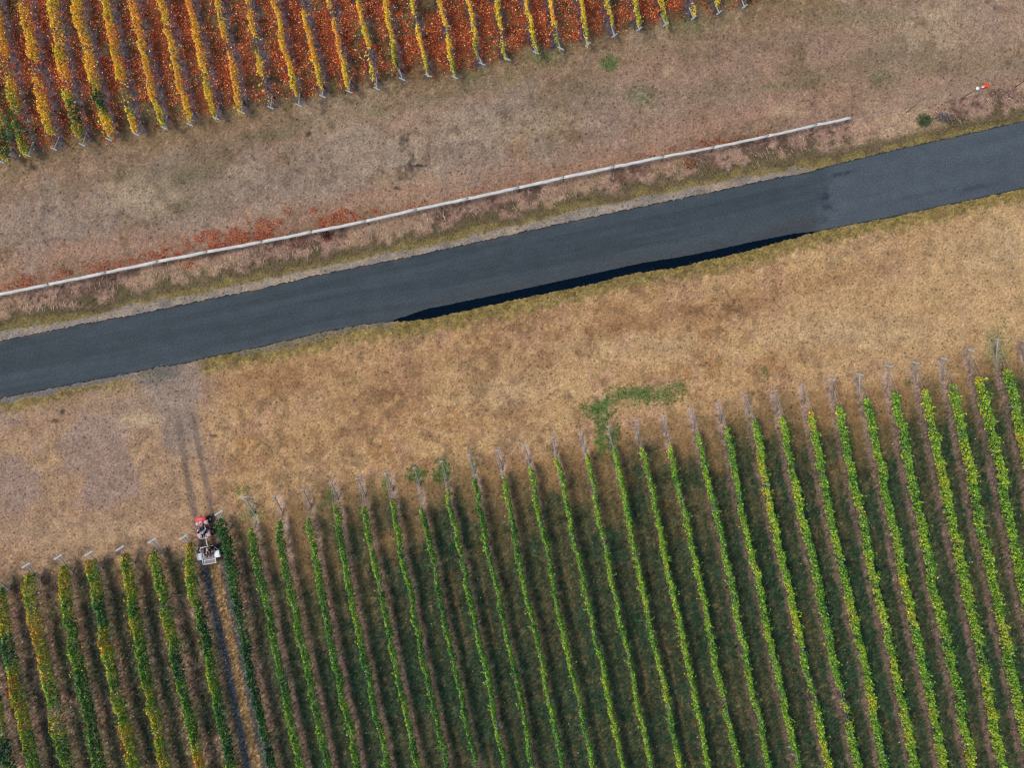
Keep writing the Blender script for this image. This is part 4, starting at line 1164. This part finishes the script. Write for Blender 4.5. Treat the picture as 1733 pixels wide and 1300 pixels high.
def person(loc, rz, seat, lean, hands, knees, feet, skin, shirt, trousers, hair, label, cap=None, parent_scale=1.0):
    """a seated figure facing local +Y; seat = height of the seat under the pelvis"""
    nodes = []; edges = []
    def nd(p, r_, frm=None):
        nodes.append((Vector(p), r_)); i = len(nodes) - 1
        if frm is not None: edges.append((frm, i))
        return i
    z = seat
    pel = nd((0, 0, z + .10), (.145, .11))
    wa = nd((0, lean * .25, z + .27), (.13, .095), pel)
    ch = nd((0, lean * .75, z + .46), (.155, .105), wa)
    nb_ = nd((0, lean * .98, z + .58), (.07, .065), ch)
    nk = nd((0, lean * 1.08, z + .65), (.05, .052), nb_)
    jaw = nd((0, lean * 1.1 + .035, z + .71), (.058, .07), nk)
    fc = nd((0, lean * 1.1 + .02, z + .79), (.075, .092), jaw)
    cr = nd((0, lean * 1.1 + .0, z + .87), (.06, .07), fc)
    info = dict(head=Vector((0, lean * 1.1 + .01, z + .80)), arms=[], legs=[])
    for s in (-1, 1):
        sh = nd((s * .17, lean * .85, z + .53), (.062, .062), ch)
        hx, hy, hz = hands; H = Vector((s * hx, hy, hz)); S = nodes[sh][0]
        E = S.lerp(H, .5) + Vector((s * .11, -.05, -.09))
        el = nd(E, .042, sh); wr = nd(E.lerp(H, .93), (.026, .03), el)
        d = (H - E).normalized(); side = d.cross(Vector((0, 0, 1))).normalized() * s
        pm = nd(H + d * .05, (.036, .018), wr)
        info['arms'].append((S, E, E.lerp(H, .93)))
        for k, (o_, ln) in enumerate(((-.028, .062), (-.009, .072), (.010, .068), (.028, .052))):
            b0 = nd(H + d * .085 + side * o_, .0095, pm)
            b1 = nd(H + d * (.085 + ln * .6) + side * o_ * 1.1 + Vector((0, 0, -.012)), .0085, b0)
            nd(H + d * (.085 + ln * .85) + side * o_ * 1.1 + Vector((0, 0, -.038)), .0075, b1)
        t0 = nd(H + d * .04 - side * .04, .011, pm); nd(H + d * .075 - side * .058 + Vector((0, 0, -.015)), .009, t0)
        hp = nd((s * .095, .02, z + .085), (.088, .085), pel)
        kn = nd((s * knees[0], knees[1], knees[2]), (.06, .06), hp)
        an = nd((s * feet[0], feet[1], feet[2] + .08), (.036, .038), kn)
        nd((s * feet[0] * 1.05, feet[1] + .07, feet[2] + .04), (.042, .032), an)
        nd((s * feet[0] * 1.1, feet[1] + .18, feet[2] + .03), (.036, .022), len(nodes) - 1)
        info['legs'].append((nodes[hp][0], nodes[kn][0], nodes[an][0], nodes[-2][0], nodes[-1][0]))
    body = skin_obj('person', nodes, edges, skin, None)
    body.location = loc; body.rotation_euler = (0, 0, rz)
    tag(body, label, 'person', 'people riding the quad bike and trailer')
    # shirt
    sn = [(nodes[pel][0] + Vector((0, 0, .03)), (.165, .128)), (nodes[wa][0], (.152, .116)), (nodes[ch][0], (.178, .125)), (nodes[nb_][0] + Vector((0, 0, -.03)), (.09, .08))]
    se = [(0, 1), (1, 2), (2, 3)]
    for S, E, Wr in info['arms']:
        k = len(sn); sn += [(S, .078), (E, .056), (E.lerp(Wr, .85), .042)]; se += [(2, k), (k, k + 1), (k + 1, k + 2)]
    skin_obj('shirt', sn, se, shirt, body)
    tn = [(nodes[pel][0] + Vector((0, 0, -.01)), (.16, .122))]; te = []
    for hp, kn, an, f1, f2 in info['legs']:
        k = len(tn); tn += [(hp, (.102, .1)), (kn, (.074, .074)), (an + Vector((0, 0, .03)), (.052, .052))]; te += [(0, k), (k, k + 1), (k + 1, k + 2)]
    skin_obj('trousers', tn, te, trousers, body)
    for hp, kn, an, f1, f2 in info['legs']:
        skin_obj('shoe', [(an + Vector((0, -.01, -.03)), (.046, .05)), (f1, (.05, .04)), (f2, (.046, .03))], [(0, 1), (1, 2)], SEAT, body, sub=1)
    # hair: a cap of hair over the back and top of the head
    h = info['head']; b = MB(); vs = []; fs = []
    n1, n2 = 9, 16
    for i in range(n1):
        th = .05 + i / (n1 - 1) * (math.pi * .62)
        for k in range(n2):
            ph = 2 * math.pi * k / n2
            front = max(0, math.sin(ph)); t2 = th * (1 - .42 * front)
            x, y, zz = math.sin(t2) * math.cos(ph) * .092, math.sin(t2) * math.sin(ph) * .11, math.cos(t2) * .118
            vs.append((h.x + x, h.y - .008 + y, h.z + .01 + zz))
    for i in range(n1 - 1):
        for k in range(n2):
            j = (k + 1) % n2; fs.append((i * n2 + k, i * n2 + j, i * n2 + n2 + j, i * n2 + n2 + k))
    fs.append(tuple(range(n2 - 1, -1, -1)))
    b.add(vs, fs); b.build('hair' if cap is None else 'cap', hair if cap is None else cap, body, True)
    if cap is not None:
        b = MB(); b.lathe([(.0, .008), (.05, .006), (.08, .0)], 'Z', (h.x, h.y + .1, h.z + .055), 14); b.build('cap_peak', cap, body, True)
    # face: nose, ears, eyes
    b = MB(); b.tube([(h.x, h.y + .085, h.z + .02), (h.x, h.y + .108, h.z - .02), (h.x, h.y + .09, h.z - .03)], [.008, .014, .01], 6); b.build('nose', skin, body, True)
    for s in (-1, 1):
        b = MB(); b.lathe([(.0, -.008), (.02, -.006), (.026, .004), (.0, .01)], 'X', (h.x + s * .08, h.y - .002, h.z - .005), 10); b.build('ear', skin, body, True)
        b = MB(); b.lathe([(.0, -.006), (.009, -.003), (.009, .003), (.0, .007)], 'Y', (h.x + s * .031, h.y + .09, h.z + .012), 10); b.build('eye', SEAT, body, True)
    b = MB(); b.box((h.x, h.y + .098, h.z - .062), (.045, .01, .009), None, .003); b.build('mouth', PINK, body)
    return body

SKIN = plain('skin', (0.52, 0.29, 0.21), .55, .3, .08, 6.0)
def cloth(n, c): return plain(n, c, .9, .1, .25, 12.0)
def on(root, x, y, z):
    return Matrix.LocRotScale(root.location, root.rotation_euler, None) @ Vector((x, y, z))
GREYW = cloth('pale grey cloth', (0.72, 0.74, 0.76)); NAVY = cloth('navy cloth', (0.022, 0.04, 0.085)); MAROON = cloth('dark maroon cloth', (0.06, 0.02, 0.026))
DENIM = cloth('dark trousers', (0.03, 0.035, 0.045)); DARKH = cloth('dark hair', (0.015, 0.014, 0.014)); FAIRH = cloth('fair hair', (0.5, 0.36, 0.28)); PALEC = cloth('pale pink cap', (0.62, 0.42, 0.42))
def seat_under(px, py, zh, rz, lean):
    """where the pelvis goes when the head is seen at (px, py), zh high"""
    h = at(px, py, zh); v = Matrix.Rotation(rz, 3, 'Z') @ Vector((0, lean * 1.1 + .01, 0))
    return Vector((h.x - v.x, h.y - v.y, 0))
rz = R(10.5); person(seat_under(336, 901.5, 1.58, rz, .16), rz, .78, .16, (.3, .46, 1.03), (.27, .36, .84), (.3, .24, .37), SKIN, GREYW, DENIM, DARKH,
                     'dark haired rider in a pale grey top steering the quad bike')
rz = R(189.8 + 6); person(seat_under(339.5, 932, 1.36, rz, -.06), rz, TZ + .03, -.06, (.16, .3, TZ + .36), (.13, .4, TZ + .3), (.12, .62, TZ + .02), SKIN, NAVY, DENIM, FAIRH,
                          'passenger in navy sitting at the front left of the trailer')
rz = R(189.8 - 8); person(seat_under(350.5, 929.8, 1.36, rz, -.04), rz, TZ + .03, -.04, (.16, .3, TZ + .36), (.13, .4, TZ + .3), (.12, .62, TZ + .02), SKIN, MAROON, DENIM, DARKH,
                          'passenger in dark maroon with pale cap sitting at the front right of the trailer', cap=PALEC)

# ------------------------------------------------------------------ light, sky, camera
wd = bpy.data.worlds.new('World'); SC.world = wd; wd.use_nodes = True
t = wd.node_tree; t.nodes.clear()
bg = t.nodes.new('ShaderNodeBackground'); ow = t.nodes.new('ShaderNodeOutputWorld'); sk = t.nodes.new('ShaderNodeTexSky')
sk.sky_type = 'NISHITA'; sk.sun_disc = False
EL = R(60); v2s = Vector((-.975, -.22, 0)).normalized() * math.cos(EL) + Vector((0, 0, math.sin(EL)))
sk.sun_elevation = EL; sk.sun_rotation = math.atan2(v2s.x, v2s.y); sk.dust_density = 2.0
bg.inputs['Strength'].default_value = .15
t.links.new(sk.outputs[0], bg.inputs[0]); t.links.new(bg.outputs[0], ow.inputs[0])
L = bpy.data.lights.new('sun', 'SUN'); L.energy = 1.75; L.angle = R(20); L.color = (1, .93, .82)
lo_ = bpy.data.objects.new('sun', L); COL.objects.link(lo_); lo_.location = v2s * 90
lo_.rotation_euler = v2s.to_track_quat('Z', 'Y').to_euler()

cam = bpy.data.cameras.new('camera'); co = bpy.data.objects.new('camera', cam); COL.objects.link(co)
co.location = (NADX, 0, CAMH); co.rotation_euler = (0, 0, 0)
cam.sensor_width = 36; cam.lens = 36 * CAMH / (1733 / PX); cam.shift_x = -NADX / (1733 / PX); cam.clip_end = 6000
SC.camera = co
SC.cycles.filter_width = 1.25
SC.view_settings.view_transform = 'Standard'; SC.view_settings.look = 'None'; SC.view_settings.exposure = 0.22; SC.view_settings.gamma = 1.0
SC.view_settings.use_curve_mapping = False
